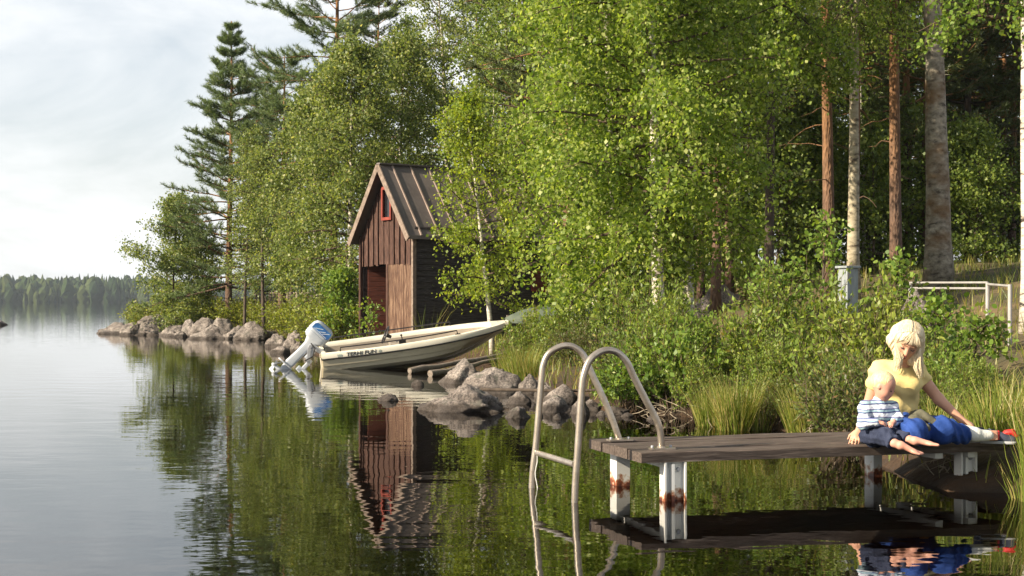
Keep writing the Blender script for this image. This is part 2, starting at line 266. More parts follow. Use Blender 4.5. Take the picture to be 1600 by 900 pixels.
def mat_water():
    m, n, l = newmat('lake water'); o = n.new('ShaderNodeOutputMaterial')
    g = n.new('ShaderNodeNewGeometry'); P = g.outputs['Position']
    def nz(sc, st, det, rz=0):
        mp = n.new('ShaderNodeMapping'); mp.inputs['Scale'].default_value = st; mp.inputs['Rotation'].default_value = (0, 0, rz); l.new(P, mp.inputs[0])
        x = n.new('ShaderNodeTexNoise'); x.inputs['Scale'].default_value = sc; x.inputs['Detail'].default_value = det; x.inputs['Roughness'].default_value = .45; l.new(mp.outputs[0], x.inputs[0]); return x.outputs['Fac']
    def mul(a, k):
        q = n.new('ShaderNodeMath'); q.operation = 'MULTIPLY'; q.inputs[1].default_value = k; l.new(a, q.inputs[0]); return q.outputs[0]
    a = n.new('ShaderNodeMath'); a.operation = 'ADD'; l.new(mul(nz(2.2, (.55, 1, 1), 2, .15), WA), a.inputs[0]); l.new(mul(nz(9, (.7, 1, 1), 1, -.2), WB), a.inputs[1])
    u = n.new('ShaderNodeBump'); u.inputs['Strength'].default_value = 1; u.inputs['Distance'].default_value = 1; l.new(a.outputs[0], u.inputs['Height'])
    gl = n.new('ShaderNodeBsdfGlossy'); gl.inputs['Roughness'].default_value = .015; l.new(u.outputs[0], gl.inputs['Normal']); gl.inputs['Color'].default_value = (1, 1, 1, 1)
    tr = n.new('ShaderNodeBsdfTransparent'); tr.inputs[0].default_value = (.50, .27, .10, 1)
    fr = n.new('ShaderNodeFresnel'); fr.inputs[0].default_value = 1.36; l.new(u.outputs[0], fr.inputs['Normal'])
    x = n.new('ShaderNodeMixShader'); l.new(fr.outputs[0], x.inputs[0]); l.new(tr.outputs[0], x.inputs[1]); l.new(gl.outputs[0], x.inputs[2]); l.new(x.outputs[0], o.inputs[0]); return m
WA, WB = .0036, .00045
M['water'] = mat_water()
def mat_ground():
    m, n, l = newmat('forest ground'); o = n.new('ShaderNodeOutputMaterial'); b = n.new('ShaderNodeBsdfPrincipled'); l.new(b.outputs[0], o.inputs[0]); b.inputs['Roughness'].default_value = .95
    g = n.new('ShaderNodeNewGeometry'); P = g.outputs['Position']
    def nz(sc, det=6):
        x = n.new('ShaderNodeTexNoise'); x.inputs['Scale'].default_value = sc; x.inputs['Detail'].default_value = det; l.new(P, x.inputs[0]); return x.outputs['Fac']
    r = ramp(n, [(.3, (.035, .04, .014)), (.5, (.085, .065, .028)), (.7, (.18, .12, .055))]); l.new(nz(1.1, 8), r.inputs[0])
    bed = ramp(n, [(.35, (.022, .012, .005)), (.7, (.075, .038, .014))]); l.new(nz(2.0), bed.inputs[0])
    deep = n.new('ShaderNodeMixRGB'); deep.inputs[2].default_value = (.006, .004, .003, 1)  # bed colour blackened with depth, standing in for light the water absorbs
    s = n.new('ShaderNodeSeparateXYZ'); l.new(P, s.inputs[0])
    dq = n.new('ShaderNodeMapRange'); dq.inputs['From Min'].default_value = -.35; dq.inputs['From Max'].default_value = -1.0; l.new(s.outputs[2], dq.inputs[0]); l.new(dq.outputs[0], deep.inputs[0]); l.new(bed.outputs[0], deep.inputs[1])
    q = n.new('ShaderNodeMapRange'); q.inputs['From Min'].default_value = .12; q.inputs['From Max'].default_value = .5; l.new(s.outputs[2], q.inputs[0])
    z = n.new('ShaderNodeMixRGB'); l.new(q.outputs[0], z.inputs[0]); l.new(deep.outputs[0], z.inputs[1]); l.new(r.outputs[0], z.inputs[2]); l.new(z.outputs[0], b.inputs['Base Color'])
    u = n.new('ShaderNodeBump'); u.inputs['Distance'].default_value = .05; l.new(nz(9), u.inputs['Height']); l.new(u.outputs[0], b.inputs['Normal']); return m
M['ground'] = mat_ground()
M['path'] = mat_noise('trodden path', [(.3, (.14, .085, .05)), (.7, (.27, .17, .10))], 4, rough=.95, bump=.02)

# ------------------------------------------------------------------ terrain
SH = [(-16.6, 60.5), (-15.0, 58.5), (-12.4, 56.5), (-10.4, 53.6), (-8.4, 51.0), (-7.2, 46.0), (-6.1, 40.8), (-4.8, 35.6), (-3.0, 33.0), (-1.6, 31.4), (-.2, 29.6), (.1, 26), (.1, 22.5), (.75, 19.6), (1.05, 17.2),
      (1.95, 16.6), (2.2, 15.5), (2.8, 14.6), (2.98, 13.6), (2.9, 12.3), (2.85, 11.3), (2.92, 10.5), (3.02, 9.95), (3.9, 9.65), (5.0, 9.3), (6.5, 8.4), (9, 5.5), (12, 1), (16, -6), (30, -18), (90, -30), (90, 95), (30, 84), (8, 78), (-8, 73), (-15, 68), (-18, 64)]
SHA = np.array(SH, dtype=float)
def sdist(x, y):
    """signed distance to the shoreline, positive on land"""
    x = np.asarray(x, dtype=float); y = np.asarray(y, dtype=float); best = np.full(x.shape, 1e9); ins = np.zeros(x.shape, dtype=bool)
    for i in range(len(SHA)):
        a, b = SHA[i], SHA[(i+1) % len(SHA)]; ex, ey = b-a
        t = np.clip(((x-a[0])*ex+(y-a[1])*ey)/(ex*ex+ey*ey), 0, 1); best = np.minimum(best, np.hypot(x-a[0]-t*ex, y-a[1]-t*ey))
        c = (a[1] > y) != (b[1] > y)
        with np.errstate(divide='ignore', invalid='ignore'):
            ins ^= c & (x < (b[0]-a[0])*(y-a[1])/(b[1]-a[1]+1e-12)+a[0])
    return np.where(ins, best, -best)
def sm(t): t = np.clip(t, 0, 1); return t*t*(3-2*t)
def height(x, y):
    x = np.asarray(x, dtype=float); y = np.asarray(y, dtype=float); d = sdist(x, y)
    wob = .5*np.sin(x*1.7+y*.6)+.5*np.sin(y*1.3-x*.8+2)+.35*np.sin(x*3.9+1)*np.sin(y*3.3)
    A = .55+1.35*sm((x-1)/5)                                     # low spit on the left, higher bank on the right
    land = .06+.22*sm(d/.9)+A*sm(d/13)+.07*wob*sm(d/2)
    land = land*(1-sm((y-60)/15)*.35)
    water = -.05-np.minimum(-d*.30, 3.2)+.04*wob
    return np.where(d > 0, land, water)
def gz(x, y): return float(height(np.array([x]), np.array([y]))[0])
def spaced(lo, hi, st, far, n):
    c = np.arange(lo, hi+st/2, st); t = (np.arange(1, n+1)/n)**3
    return np.concatenate([(lo-(far*t))[::-1], c, hi+far*t])
gx = spaced(-26, 26, .22, 2600, 26); gy = spaced(-6, 80, .26, 3200, 26)
XX, YY = np.meshgrid(gx, gy, indexing='ij'); ZZ = height(XX, YY)
nx, ny = XX.shape; idx = np.arange(nx*ny).reshape(nx, ny)
F = np.stack([idx[:-1, :-1], idx[1:, :-1], idx[1:, 1:], idx[:-1, 1:]], -1).reshape(-1, 4)
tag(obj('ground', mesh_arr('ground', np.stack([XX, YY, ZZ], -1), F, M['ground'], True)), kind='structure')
wx = 3400
me = mesh_arr('water', [(-wx, -600, 0), (wx, -600, 0), (wx, 3600, 0), (-wx, 3600, 0)], [(0, 1, 2, 3)], M['water'])
tag(obj('water', me), kind='structure')
# path up the bank on the right
def ribbon(pts, w, lift=.012, step=.3):
    vs, fs = [], []; P = [Vector((*p, 0)) for p in pts]; line = []
    for a, b in zip(P[:-1], P[1:]):
        k = max(1, int((b-a).length/step)); line += [a.lerp(b, i/k) for i in range(k)]
    line.append(P[-1])
    for i, p in enumerate(line):
        t = (line[min(i+1, len(line)-1)]-line[max(i-1, 0)]).normalized(); s_ = Vector((t.y, -t.x, 0)); ww = w*(1+.25*math.sin(i*.9))
        for k in range(7):
            q = p+s_*ww*(k/6-.5); vs.append((q.x, q.y, gz(q.x, q.y)+lift+(.03 if 0 < k < 6 else -.05)))
    n = 7
    for i in range(len(line)-1):
        fs += [(i*n+k, i*n+k+1, (i+1)*n+k+1, (i+1)*n+k) for k in range(n-1)]
    return vs, fs
pm = MB(); pm.add(*ribbon([(3.6, 10.6), (4.4, 11.6), (5.1, 13), (5.9, 15.5), (7.4, 19), (9, 24), (11, 30)], .9)); tag(pm.build('path', M['path'], smooth=True), kind='structure')
# ------------------------------------------------------------------ rocks
def rock_mesh(seed, sx, sy, sz, sub=4, rough=.28, peak=0, cone=.2):
    bm = bmesh.new(); bmesh.ops.create_icosphere(bm, subdivisions=sub, radius=1)
    o = Vector((seed*7.3, seed*3.1, seed*5.7))
    cuts = [(Vector((random.Random(seed*13+i).gauss(0, 1), random.Random(seed*17+i).gauss(0, 1), random.Random(seed*19+i).gauss(.25, .7))).normalized(), random.Random(seed*23+i).uniform(.62, .88)) for i in range(22)]
    for v in bm.verts:
        p = v.co.copy()
        for nrm, h in cuts:                                   # broken flat faces of a glacial boulder
            e = p.dot(nrm)-h
            if e > 0: p -= nrm*e*.84
        f = 1+rough*mnoise.noise(p*1.3+o)+rough*.6*mnoise.noise(p*3.1+o)+rough*.28*mnoise.noise(p*8+o)+rough*.13*mnoise.noise(p*17+o)
        p *= f
        if peak: p.z += peak*max(0, 1-math.hypot(p.x, p.y)*1.6)
        tp = 1-cone*max(-.4, min(1, p.z)); v.co = Vector((p.x*sx*tp, p.y*sy*tp, p.z*sz))
    me = bpy.data.meshes.new('boulder'); bm.to_mesh(me); bm.free(); me.materials.append(M['rock'])
    for p in me.polygons: p.use_smooth = True
    return me
GL = 'boulders along the far left point'; GR = 'boulders beside the beached boat'
def rock(seed, x0, x1, yb, yt, label, group, deep=.8, d=None, rough=.28, peak=0, name='boulder', rz=0, above=None):
    if group == GL: yt = yt+(yb-yt)*.18; x0, x1 = x0-(x1-x0)*.12, x1+(x1-x0)*.12
    d0 = d or CAMH*FPX/(yb-HORI); zb = 0 if above is None else above
    w = (x1-x0)*d0/FPX*1.12; h = CAMH-(yt-HORI)*d0/FPX-zb
    dep = w*deep; c = K((x0+x1)/2, yb, d0+dep*.42)
    o = obj(name, rock_mesh(seed, w/2, dep/2, max(h, .05)*1.12, 5 if w > .6 else (4 if w > .3 else 3), rough, peak), None, (c.x*d0/(d0+dep*.42)+((x0+x1)/2-800)*dep*.42/FPX, d0+dep*.42, zb-.06*h)); o.rotation_euler[2] = rz
    return tag(o, label, 'rock', group)
GL = 'boulders along the far left point'; GR = 'boulders beside the beached boat'
rock(1, 150, 222, 522, 501, 'low wet boulder ending the tip of the left rocky point', GL)
rock(2, 186, 228, 524, 497, 'small dark pointed stone just right of the low tip boulder', GL)
rock(3, 213, 290, 524, 483, 'largest rounded granite boulder near the tip of the left point', GL, 1.0, peak=.1)
rock(4, 228, 268, 518, 486, 'tall rounded boulder behind the largest boulder of the left point', GL, d=61)
rock(5, 250, 302, 525, 503, 'grey stone leaning against the big boulder at the point tip', GL)
rock(6, 284, 318, 526, 497, 'pale rounded stone between two clefts on the left point', GL, d=53)
rock(7, 296, 352, 528, 484, 'steep smooth boulder half under the yellow green shrubs', GL, d=52.5)
rock(8, 322, 372, 528, 490, 'tall slanting slab under the bushes of the left point', GL, d=51)
rock(9, 303, 362, 530, 505, 'pointed triangular stone at the waterline of the left point', GL, peak=.25)
rock(10, 350, 386, 530, 509, 'broken stone beside the pointed one on the left point', GL)
rock(11, 366, 424, 532, 501, 'big pale wedge shaped boulder at the right of the left point', GL, peak=.15)
rock(12, 405, 440, 531, 508, 'dark shaded boulder right of the pale wedge boulder', GL)
rock(13, 270, 292, 527, 514, 'little round stone at the waterline below the grey stone', GL)
rock(14, 258, 276, 526, 515, 'tiny dark stone at the waterline near the point tip', GL)
rock(15, 418, 450, 541, 517, 'brown boulder behind the outboard motor, farther left', GL, d=41)
rock(16, 440, 478, 546, 516, 'pinkish cracked boulder just behind the outboard motor', GL, d=39)
rock(17, 424, 450, 553, 536, 'small stone in the water left of the outboard motor', GL)
rock(18, 470, 512, 540, 512, 'pointed brown boulder above the outboard motor cowling', GL, d=37)
rock(19, 450, 474, 551, 533, 'dark flat stone under the pinkish boulder by the motor', GL)
rock(20, -14, 11, 508, 499, 'dark skerry breaking the open water at the left edge', None)
rock(21, 688, 766, 600, 562, 'grey rounded boulder just below the bow of the boat', GR, 1.0, rough=.22)
rock(22, 718, 828, 617, 576, 'big speckled boulder with a pale flank, below the bow', GR, .9, rough=.2)
rock(23, 655, 806, 645, 606, 'widest craggy boulder standing in the water before the boat', GR, .75, rough=.38, peak=.18)
rock(24, 787, 836, 632, 610, 'pale flat topped stone right of the craggy boulder', GR)
rock(25, 788, 832, 654, 633, 'small round stone at the waterline right of the craggy boulder', GR)
rock(26, 846, 908, 634, 598, 'smooth tan boulder seen between the ladder rails', GR, .8, d=18.5, rough=.12)
rock(27, 842, 896, 645, 612, 'dark wet boulder in front of the smooth tan boulder', GR)
rock(28, 905, 945, 643, 626, 'pale stone at the waterline seen inside the ladder arch', GR)
rock(29, 890, 925, 648, 622, 'reddish split stone beside the near ladder rail', GR)
rock(30, 590, 626, 627, 617, 'small dark stone breaking the water below the boat', GR)
rock(31, 810, 850, 618, 582, 'brown angular boulder under the bushes above the pale stone', GR, d=20.5)
rock(32, 832, 866, 622, 596, 'grey stone under the bushes left of the tan boulder', GR, d=19.8)
rock(33, 760, 800, 596, 570, 'small grey boulder behind the speckled boulder', GR, d=24)
rock(34, 940, 985, 648, 634, 'flat low stone at the foot of the bushes behind the dock', GR)
rock(35, 1085, 1170, 462, 440, 'mossy boulder on the forest floor right of the birch trunks', None, d=33, above=.9)
rock(36, 1530, 1640, 850, 822, 'brown sunken boulder under the surface near the dock', 'sunken stones right of the dock', d=8.9, above=-.26)
rock(37, 1440, 1540, 842, 826, 'flat brown sunken stone under the surface beside the other', 'sunken stones right of the dock', d=9.1, above=-.28)
for i, (a, b, c_, d_) in enumerate([(640, 664, 603, 592), (700, 722, 622, 612), (836, 850, 652, 644), (930, 948, 650, 642), (862, 878, 655, 646), (804, 820, 622, 612), (968, 990, 652, 644), (1010, 1030, 656, 647)]):
    rock(60+i, a, b, c_, d_, 'fist sized stone lying in the shallows among the boulders', 'small stones in the shallows', name='stone')
# bleached slipway logs under the boat
for i, (a, b, w, lab) in enumerate([((640, 588, 26.2, .05), (800, 556, 28, .30), .09, 'split grey log running from the water to under the bow'),
                                  ((672, 592, 25.2, .04), (780, 566, 26.5, .25), .09, 'shorter round log beside the craggy boulders, end in the water')]):
    m = MB(); p0 = K(a[0], a[1], a[2]); p1 = K(b[0], b[1], b[2]); p0.z = a[3]; p1.z = b[3]; q = [p0.lerp(p1, k/8)+Vector((0, 0, .012*math.sin(k*2.1+i))) for k in range(9)]
    m.tube(q, [w/2*(1+.16*math.sin(k*1.7+i))*(1.25-.06*k) for k in range(9)], 10); tag(m.build('log', M['log'], smooth=True), lab, 'log', 'slipway logs')
m = MB(); p0 = K(752, 608, 19.6); p1 = K(1010, 602, 18.3); p0.z = .12; p1.z = .2; m.tube([p0, p0.lerp(p1, .5)+Vector((0, 0, -.02)), p1], [.022, .02, .015], 8); tag(m.build('pole', M['dark_bark'], smooth=True), 'thin dark pole lying across behind the shore stones', 'pole')

# ------------------------------------------------------------------ boathouse
sh = thing('boathouse', (-2.25, 34.0, 0), 'dark red brown wooden boathouse with brown metal roof behind the boat', 'boathouse', rz=math.atan2(.566, .824))
# local axes: +x along the long side away from the door end, +y towards the far side, door gable at x=0, near side wall at y=0
SL, SW, EZ, RZ, UZ = 6.2, 2.50, 2.90, 4.47, 2.18      # length, width, eave, ridge, height of the door head
def clap(mb, p0, p1, z0, z1, out, hb=.14, th=.03):
    p0, p1, out = Vector(p0), Vector(p1), Vector(out); z = z0; rr = random.Random(3)
    while z < z1-.02:
        h = min(hb, z1-z); t0 = th*rr.uniform(.85, 1.25); a = p0+Vector((0, 0, z)); b = p1+Vector((0, 0, z)); up = Vector((0, 0, h-.004))
        mb.add([a, b, b+up, a+up, a+out*t0, b+out*t0, b+up+out*.006, a+up+out*.006], [(4, 5, 6, 7), (0, 1, 5, 4), (3, 2, 6, 7), (0, 4, 7, 3), (1, 5, 6, 2), (0, 3, 2, 1)]); z += hb
m = MB(); clap(m, (0, 0, 0), (SL, 0, 0), .05, EZ+.12, (0, -1, 0)); m.box((SL/2, .03, 1.35), (SL, .05, 2.6)); m.build('side_wall', M['tar_wood'], sh)
m = MB(); clap(m, (SL, SW, 0), (0, SW, 0), .05, EZ+.12, (0, 1, 0)); m.box((SL/2, SW-.03, 1.35), (SL, .05, 2.6)); m.build('side_wall', M['tar_wood'], sh)
m = MB(); clap(m, (SL, 0, 0), (SL, SW, 0), .05, EZ+.1, (1, 0, 0)); m.add([(SL, 0, EZ), (SL, SW, EZ), (SL, SW/2, RZ-.06), (SL-.05, 0, EZ), (SL-.05, SW, EZ), (SL-.05, SW/2, RZ-.06)], [(0, 1, 2), (3, 5, 4), (0, 3, 4, 1)]); m.build('back_wall', M['tar_wood'], sh)
def gtop(y): return EZ+(RZ-EZ)*(1-abs(y-SW/2)/(SW/2))
m = MB(); rr = random.Random(5); y = 0.0; wd = .125; k = 0                       # board and batten gable
WY0, WY1, WZ0, WZ1 = SW/2-.24, SW/2+.16, 3.25, 3.98
while y < SW-.01:
    y1 = min(SW, y+wd*rr.uniform(.9, 1.12)); x = -.018*(k % 2)-.01; z0 = UZ-rr.uniform(0, .05)
    for a, b, c in ((z0, WZ0, 0), (WZ1, 9, 1)) if (y1 > WY0+.04 and y < WY1-.04) else ((z0, 9, 0),):
        t0, t1 = min(b, gtop(y)-.03), min(b, gtop(y1)-.03)
        if min(t0, t1) > a+.02: m.add([(x, y, a), (x, y1-.006, a), (x, y1-.006, t1), (x, y, t0), (x+.05, y, a), (x+.05, y1-.006, a), (x+.05, y1-.006, t1), (x+.05, y, t0)], [(0, 3, 2, 1), (4, 5, 6, 7), (0, 4, 7, 3), (1, 2, 6, 5), (0, 1, 5, 4), (3, 7, 6, 2)])
    if k % 2 == 0 and not (y1 > WY0 and y < WY1): m.box((x-.022, y1, (z0+gtop(y1)-.05)/2), (.03, .035, gtop(y1)-.05-z0))
    y = y1; k += 1
m.build('gable_wall', M['red_wood'], sh)
wf = MB()
for c, s_ in (((-.05, WY0, (WZ0+WZ1)/2), (.05, .07, WZ1-WZ0+.07)), ((-.05, WY1, (WZ0+WZ1)/2), (.05, .07, WZ1-WZ0+.07)), ((-.052, (WY0+WY1)/2, WZ0), (.054, WY1-WY0-.07, .07)), ((-.052, (WY0+WY1)/2, WZ1), (.054, WY1-WY0-.07, .07))): wf.box(c, s_)
w_o = wf.build('window_frame', M['red_paint'], sh)
m = MB(); m.box((.0, (WY0+WY1)/2, (WZ0+WZ1)/2), (.01, WY1-WY0, WZ1-WZ0)); m.build('pane', M['dark_glass'], w_o)
m = MB(); y = .03; rr = random.Random(9)                                        # closed door leaf, vertical planks
while y < 1.16:
    y1 = min(1.18, y+rr.uniform(.13, .2)); m.box((.0+rr.uniform(-.006, .006), (y+y1)/2, .06+(UZ-.08)/2), (.035, y1-y-.007, UZ-.08)); y = y1
m.build('door', M['door_wood'], sh)
m = MB()                                                                        # leaf folded back into the dark opening
z = .1
while z < UZ-.06: m.beam((.10, SW-.10, z+.06), (1.15, SW-.42, z+.06), .035, .112); z += .12
m.build('open_door', M['inner_wood'], sh)
for y in (-.02, 1.215, SW+.0):
    m = MB(); m.box((-.035 if y != 1.215 else .0, y, UZ/2+.02 if y == 1.215 else (EZ)/2), (.09, .08, UZ-.06 if y == 1.215 else EZ-.04)); m.build('corner_post' if y != 1.215 else 'door_post', M['red_wood' if y > 0 else 'barge_wood'], sh)
# roof, near slope and far slope, thick, with standing seams
OH, OG, FD = .15, .26, .03
def slope(sgn):
    yc = SW/2; e = SW/2+OH+(FD if sgn > 0 else 0); k = (RZ-EZ)/(SW/2)
    def P(x, t, off=0):                                    # t: 0 ridge .. 1 eave
        return Vector((x, yc+sgn*e*t, RZ+.07-k*e*t+off))
    return P
for sgn in (-1, 1):
    P = slope(sgn); m = MB(); m.add([P(-OG, 0), P(SL+.3, 0), P(SL+.3, 1), P(-OG, 1), P(-OG, 0, -.05), P(SL+.3, 0, -.05), P(SL+.3, 1, -.05), P(-OG, 1, -.05)], [(0, 1, 2, 3), (7, 6, 5, 4), (0, 4, 5, 1), (2, 6, 7, 3), (0, 3, 7, 4), (1, 5, 6, 2)])
    rf = m.build('roof', M['roof_metal'], sh)
    m = MB(); x = -OG+.36
    while x < SL+.2:
        m.beam(P(x, .02, .022), P(x, .995, .022), .035, .04, up=(0, sgn*.5, 1)); x += .5
    m.build('roof_seam', M['roof_seam'], rf)
    m = MB(); m.beam(P(-OG-.016, -.0, -.05), P(-OG-.016, 1.01, -.05), .03, .15, up=(0, 0, 1)); m.build('bargeboard', M['barge_wood'], sh)
    m = MB(); m.beam(P(-OG, 1.0, -.02)+Vector((0, sgn*.015, 0)), P(SL+.3, 1.0, -.02)+Vector((0, sgn*.015, 0)), .028, .085); m.build('eave_board', M['roof_metal'], sh)
m = MB(); m.beam((-OG, SW/2, RZ+.085), (SL+.3, SW/2, RZ+.085), .16, .035); m.build('ridge_cap', M['roof_metal'], sh)
m = MB(); m.box((SL/2, SW/2, .04), (SL, SW, .06)); m.build('floor', M['tar_wood'], sh)
m = MB()
for c in ((3.3, -.045, 1.78), (3.7, -.045, 1.78)): m.box(c, (.05, .04, .5))
for c in ((3.5, -.045, 1.55), (3.5, -.045, 2.01)): m.box(c, (.35, .036, .05))
sw_ = m.build('window_frame', M['red_paint'], sh); m = MB(); m.box((3.5, -.036, 1.78), (.35, .02, .41)); m.build('pane', M['inner_wood'], sw_)

# ------------------------------------------------------------------ boat
BL = 3.62
st = shore(497, 577)
bt = thing('motorboat', (st.x+.02, st.y+.62, -.165), 'cream white open motorboat beached bow first beside the boathouse', 'boat')
bt.rotation_mode = 'XYZ'
Mb = Matrix.Rotation(R(9), 4, 'Z') @ Matrix.Rotation(R(-6.1), 4, 'Y') @ Matrix.Rotation(R(8.0), 4, 'X')
bt.matrix_world = Matrix.Translation(bt.location) @ Mb
def bm_g(s): return .70*(.93+.07*min(1, s/.3))*(1-max(0, (s-.38)/.62)**2.5)**.62 + (.012 if s > .97 else 0)
def zk(s): return .0 if s < .5 else .50*((s-.5)/.5)**2.4
def zg(s): return .56+.13*s**2
def sec(s):
    b = max(.03, bm_g(s)); k = zk(s); g = zg(s); bc = b*(.86-.34*max(0, s-.5)/.5); zc = k+(.15+.10*s)*(1-.3*s)
    zr = g-.13
    f = lambda t: (bc+(b-bc)*t**.8, zc+(zr-zc)*t)
    pts = [(0, k), (bc*.16, k+.012), (bc*.20, k+.045), (bc*.55, k+(zc-k)*.6), (bc*.93, zc-.012), (bc, zc+.01)]
    for i, t in enumerate((.22, .24, .55, .57)):
        y, z = f(t); pts.append((y+(.012 if i in (1, 3) else 0), z))
    pts += [f(1.0)]
    return pts, b, g
def loft(secs, n, mb, closed_end=True):
    k = len(secs[0]); vs = [p for s_ in secs for p in s_]
    fs = [(i*k+j, i*k+j+1, (i+1)*k+j+1, (i+1)*k+j) for i in range(n-1) for j in range(k-1)]
    mb.add(vs, fs); return mb
N = 34; SS = [(i/(N-1))**.85 for i in range(N)]
def xs(s, z): return s*BL + .0 + .16*s**6*(z-.55)/.3                              # raked stem
hullm = MB(); rows = []
for s in SS:
    pts, b, g = sec(s); full = [(xs(s, z), -y, z) for y, z in pts[::-1]]+[(xs(s, z), y, z) for y, z in pts[1:]]; rows.append(full)
k = len(rows[0]); loft(rows, N, hullm); hullm.add(rows[0], [tuple(range(k))]); hullm.add(rows[-1], [tuple(range(k))[::-1]])
hull = hullm.build('hull', M['gel'], bt, smooth=True)
rimm = MB(); rows = []; linm = MB(); lrows = []
for s in SS:
    pts, b, g = sec(s); zr = g-.13; row = []
    prof = [(b+.004, zr+.028), (b+.002, g-.035), (b-.012, g-.008), (b-.035, g), (b-.10, g-.004), (b-.125, g-.03), (b-.13, g-.09)]
    prof = [(max(.006*j, y), z) for j, (y, z) in zip(range(7, 0, -1), prof)]
    row = [(xs(s, z)+(.02 if s > .98 else 0), -y, z) for y, z in prof]; row2 = [(xs(s, z)+(.02 if s > .98 else 0), y, z) for y, z in prof[::-1]]; rows.append((row, row2))
    bi = max(.02, b-.13); s2 = min(s, .93)
    zf = max(.17, zk(s)+.14)
    lp = [(bi, g-.085), (bi*.93, zf+.08), (bi*.86, zf), (bi*.4, zf-.005), (0, zf)]
    lrows.append([(xs(min(s, .95), z), -y, z) for y, z in lp]+[(xs(min(s, .95), z), y, z) for y, z in lp[-2::-1]])
loft([r[0] for r in rows], N, rimm); loft([r[1] for r in rows], N, rimm)
pts, b0, g0 = sec(0); rimm.box((.035, 0, g0-.065), (.075, 2*b0-.02, .125)); rimm.box((BL-.10, 0, zg(1)-.03), (.36, .30, .05))
rimm.build('gunwale', M['gel_rim'], bt, smooth=True)
loft(lrows, N, linm); linm.box((.09, 0, .34), (.03, 2*b0-.25, .36)); linm.build('liner', M['liner'], bt, smooth=True)
tr = MB(); tr.box((-.006, 0, .30), (.02, 2*b0*.84, .46)); tr.build('transom', M['gel'], bt)
for sg in (-1, 1):
    rb = MB(); rb.tube([(xs(s, zg(s)-.12), sg*(bm_g(s)+.004), zg(s)-.118) for s in SS], .014, 8); rb.build('rub_rail', M['black'], bt, smooth=True)
rb = MB(); rb.tube([(-.008, b0*t, zg(0)-.118) for t in (-1, -.5, 0, .5, 1)], .014, 8); rb.build('rub_rail', M['black'], bt, smooth=True)
for sg, s0, s1 in ((-1, .10, .72), (1, .04, .72)):
    ra = MB(); L_ = [s0+(s1-s0)*i/14 for i in range(15)]
    q = [(xs(s, .6), sg*(bm_g(s)-.06), zg(s)+.075) for s in L_]; q = [(q[0][0]-.01, q[0][1], zg(s0))]+q+[(q[-1][0]+.01, q[-1][1], zg(s1))]
    ra.tube(q, .013, 8)
    for s in (s0+(s1-s0)*.5,): ra.tube([(xs(s, .6), sg*(bm_g(s)-.06), zg(s)), (xs(s, .6), sg*(bm_g(s)-.06), zg(s)+.075)], .011, 8)
    ra.build('grab_rail', M['black_rail'], bt, smooth=True)
for x, nm in ((.55, 'seat'), (2.0, 'seat')):
    m = MB(); m.box((x, 0, .36), (.42, 2*b0-.32, .05)); m.box((x, 0, .25), (.34, 2*b0-.5, .18)); m.build(nm, M['liner'], bt, bevel=.015)
cn = MB(); cn.box((1.42, -.30, .42), (.22, .34, .30)); con = cn.build('console', M['liner'], bt, bevel=.02)
# steering wheel: rim, spokes and hub, tilted towards the stern
Cw = Vector((1.26, -.24, .72)); Rw = Matrix.Rotation(R(-62), 3, 'Y'); m = MB()
m.tube([Cw+Rw@Vector((.17*math.cos(a), .17*math.sin(a), 0)) for a in [2*math.pi*i/24 for i in range(25)]], .014, 8, False)
for a in (.5, 2.6, 4.7): m.tube([Cw+Rw@Vector((0, 0, -.02)), Cw+Rw@Vector((.165*math.cos(a), .165*math.sin(a), 0))], .010, 6)
m.lathe([(0, .01), (.035, .01), (.04, -.03), (.03, -.12), (0, -.12)], Cw, 12, Rw); m.build('steering_wheel', M['black'], bt, smooth=True)
m = MB(); m.box((1.55, -bm_g(.42)+.10, .60), (.12, .05, .1)); m.tube([(1.55, -bm_g(.42)+.07, .63), (1.53, -bm_g(.42)+.06, .74)], .010, 6); m.lathe([(0, -.02), (.02, -.015), (.022, .01), (0, .02)], (1.53, -bm_g(.42)+.06, .75), 10); m.build('throttle_lever', M['black_rail'], bt, smooth=True)
m = MB(); m.box((2.62, -bm_g(.70)+.055, zg(.7)+.01), (.10, .02, .02)); m.build('cleat', M['black'], bt)
def text_mesh(s_, name, mat, size, Mx, parent, ext=.0015, shear=0, bold=0, sx=1):
    cu = bpy.data.curves.new(name, 'FONT'); cu.body = s_; cu.size = size; cu.extrude = ext; cu.shear = shear; cu.offset = bold; cu.align_x = 'LEFT'
    t = bpy.data.objects.new(name, cu); S.collection.objects.link(t); dg = bpy.context.evaluated_depsgraph_get(); me = bpy.data.meshes.new_from_object(t.evaluated_get(dg)); bpy.data.objects.remove(t)
    me.transform(Mx@Matrix.Diagonal((sx, 1, 1, 1))); me.materials.clear(); me.materials.append(mat); return obj(name, me, parent)
def side_text(s_, s0, z, size, mat, shear=.15, sx=1.0, bold=.004):
    """letters bent round the near gunwale band"""
    o = text_mesh(s_, 'lettering', mat, size, Matrix.Rotation(R(90), 4, 'X'), bt, .001, shear, bold, sx)
    for v in o.data.vertices:
        x = s0*BL+v.co.x; s = x/BL; dz = v.co.z; off = v.co.y
        v.co = Vector((x, -(bm_g(s)+.0075)+off, zg(s)-.128+z+dz)); 
    return o
side_text('TERHI FUN', .125, .034, .098, M['decal_dark'], .12, 1.18, .0015)
side_text('350', .075, .042, .06, M['decal_teal'], .1, 1.1, .002); side_text('42', .292, .042, .06, M['decal_teal'], .1, 1.0, .002)

# ------------------------------------------------------------------ outboard motor, tilted up
ob = thing('outboard_motor', (0, 0, 0), 'white outboard motor with blue cowling decal tilted up on the boat stern', 'outboard motor')
T0 = K(483, 540, 28.15)
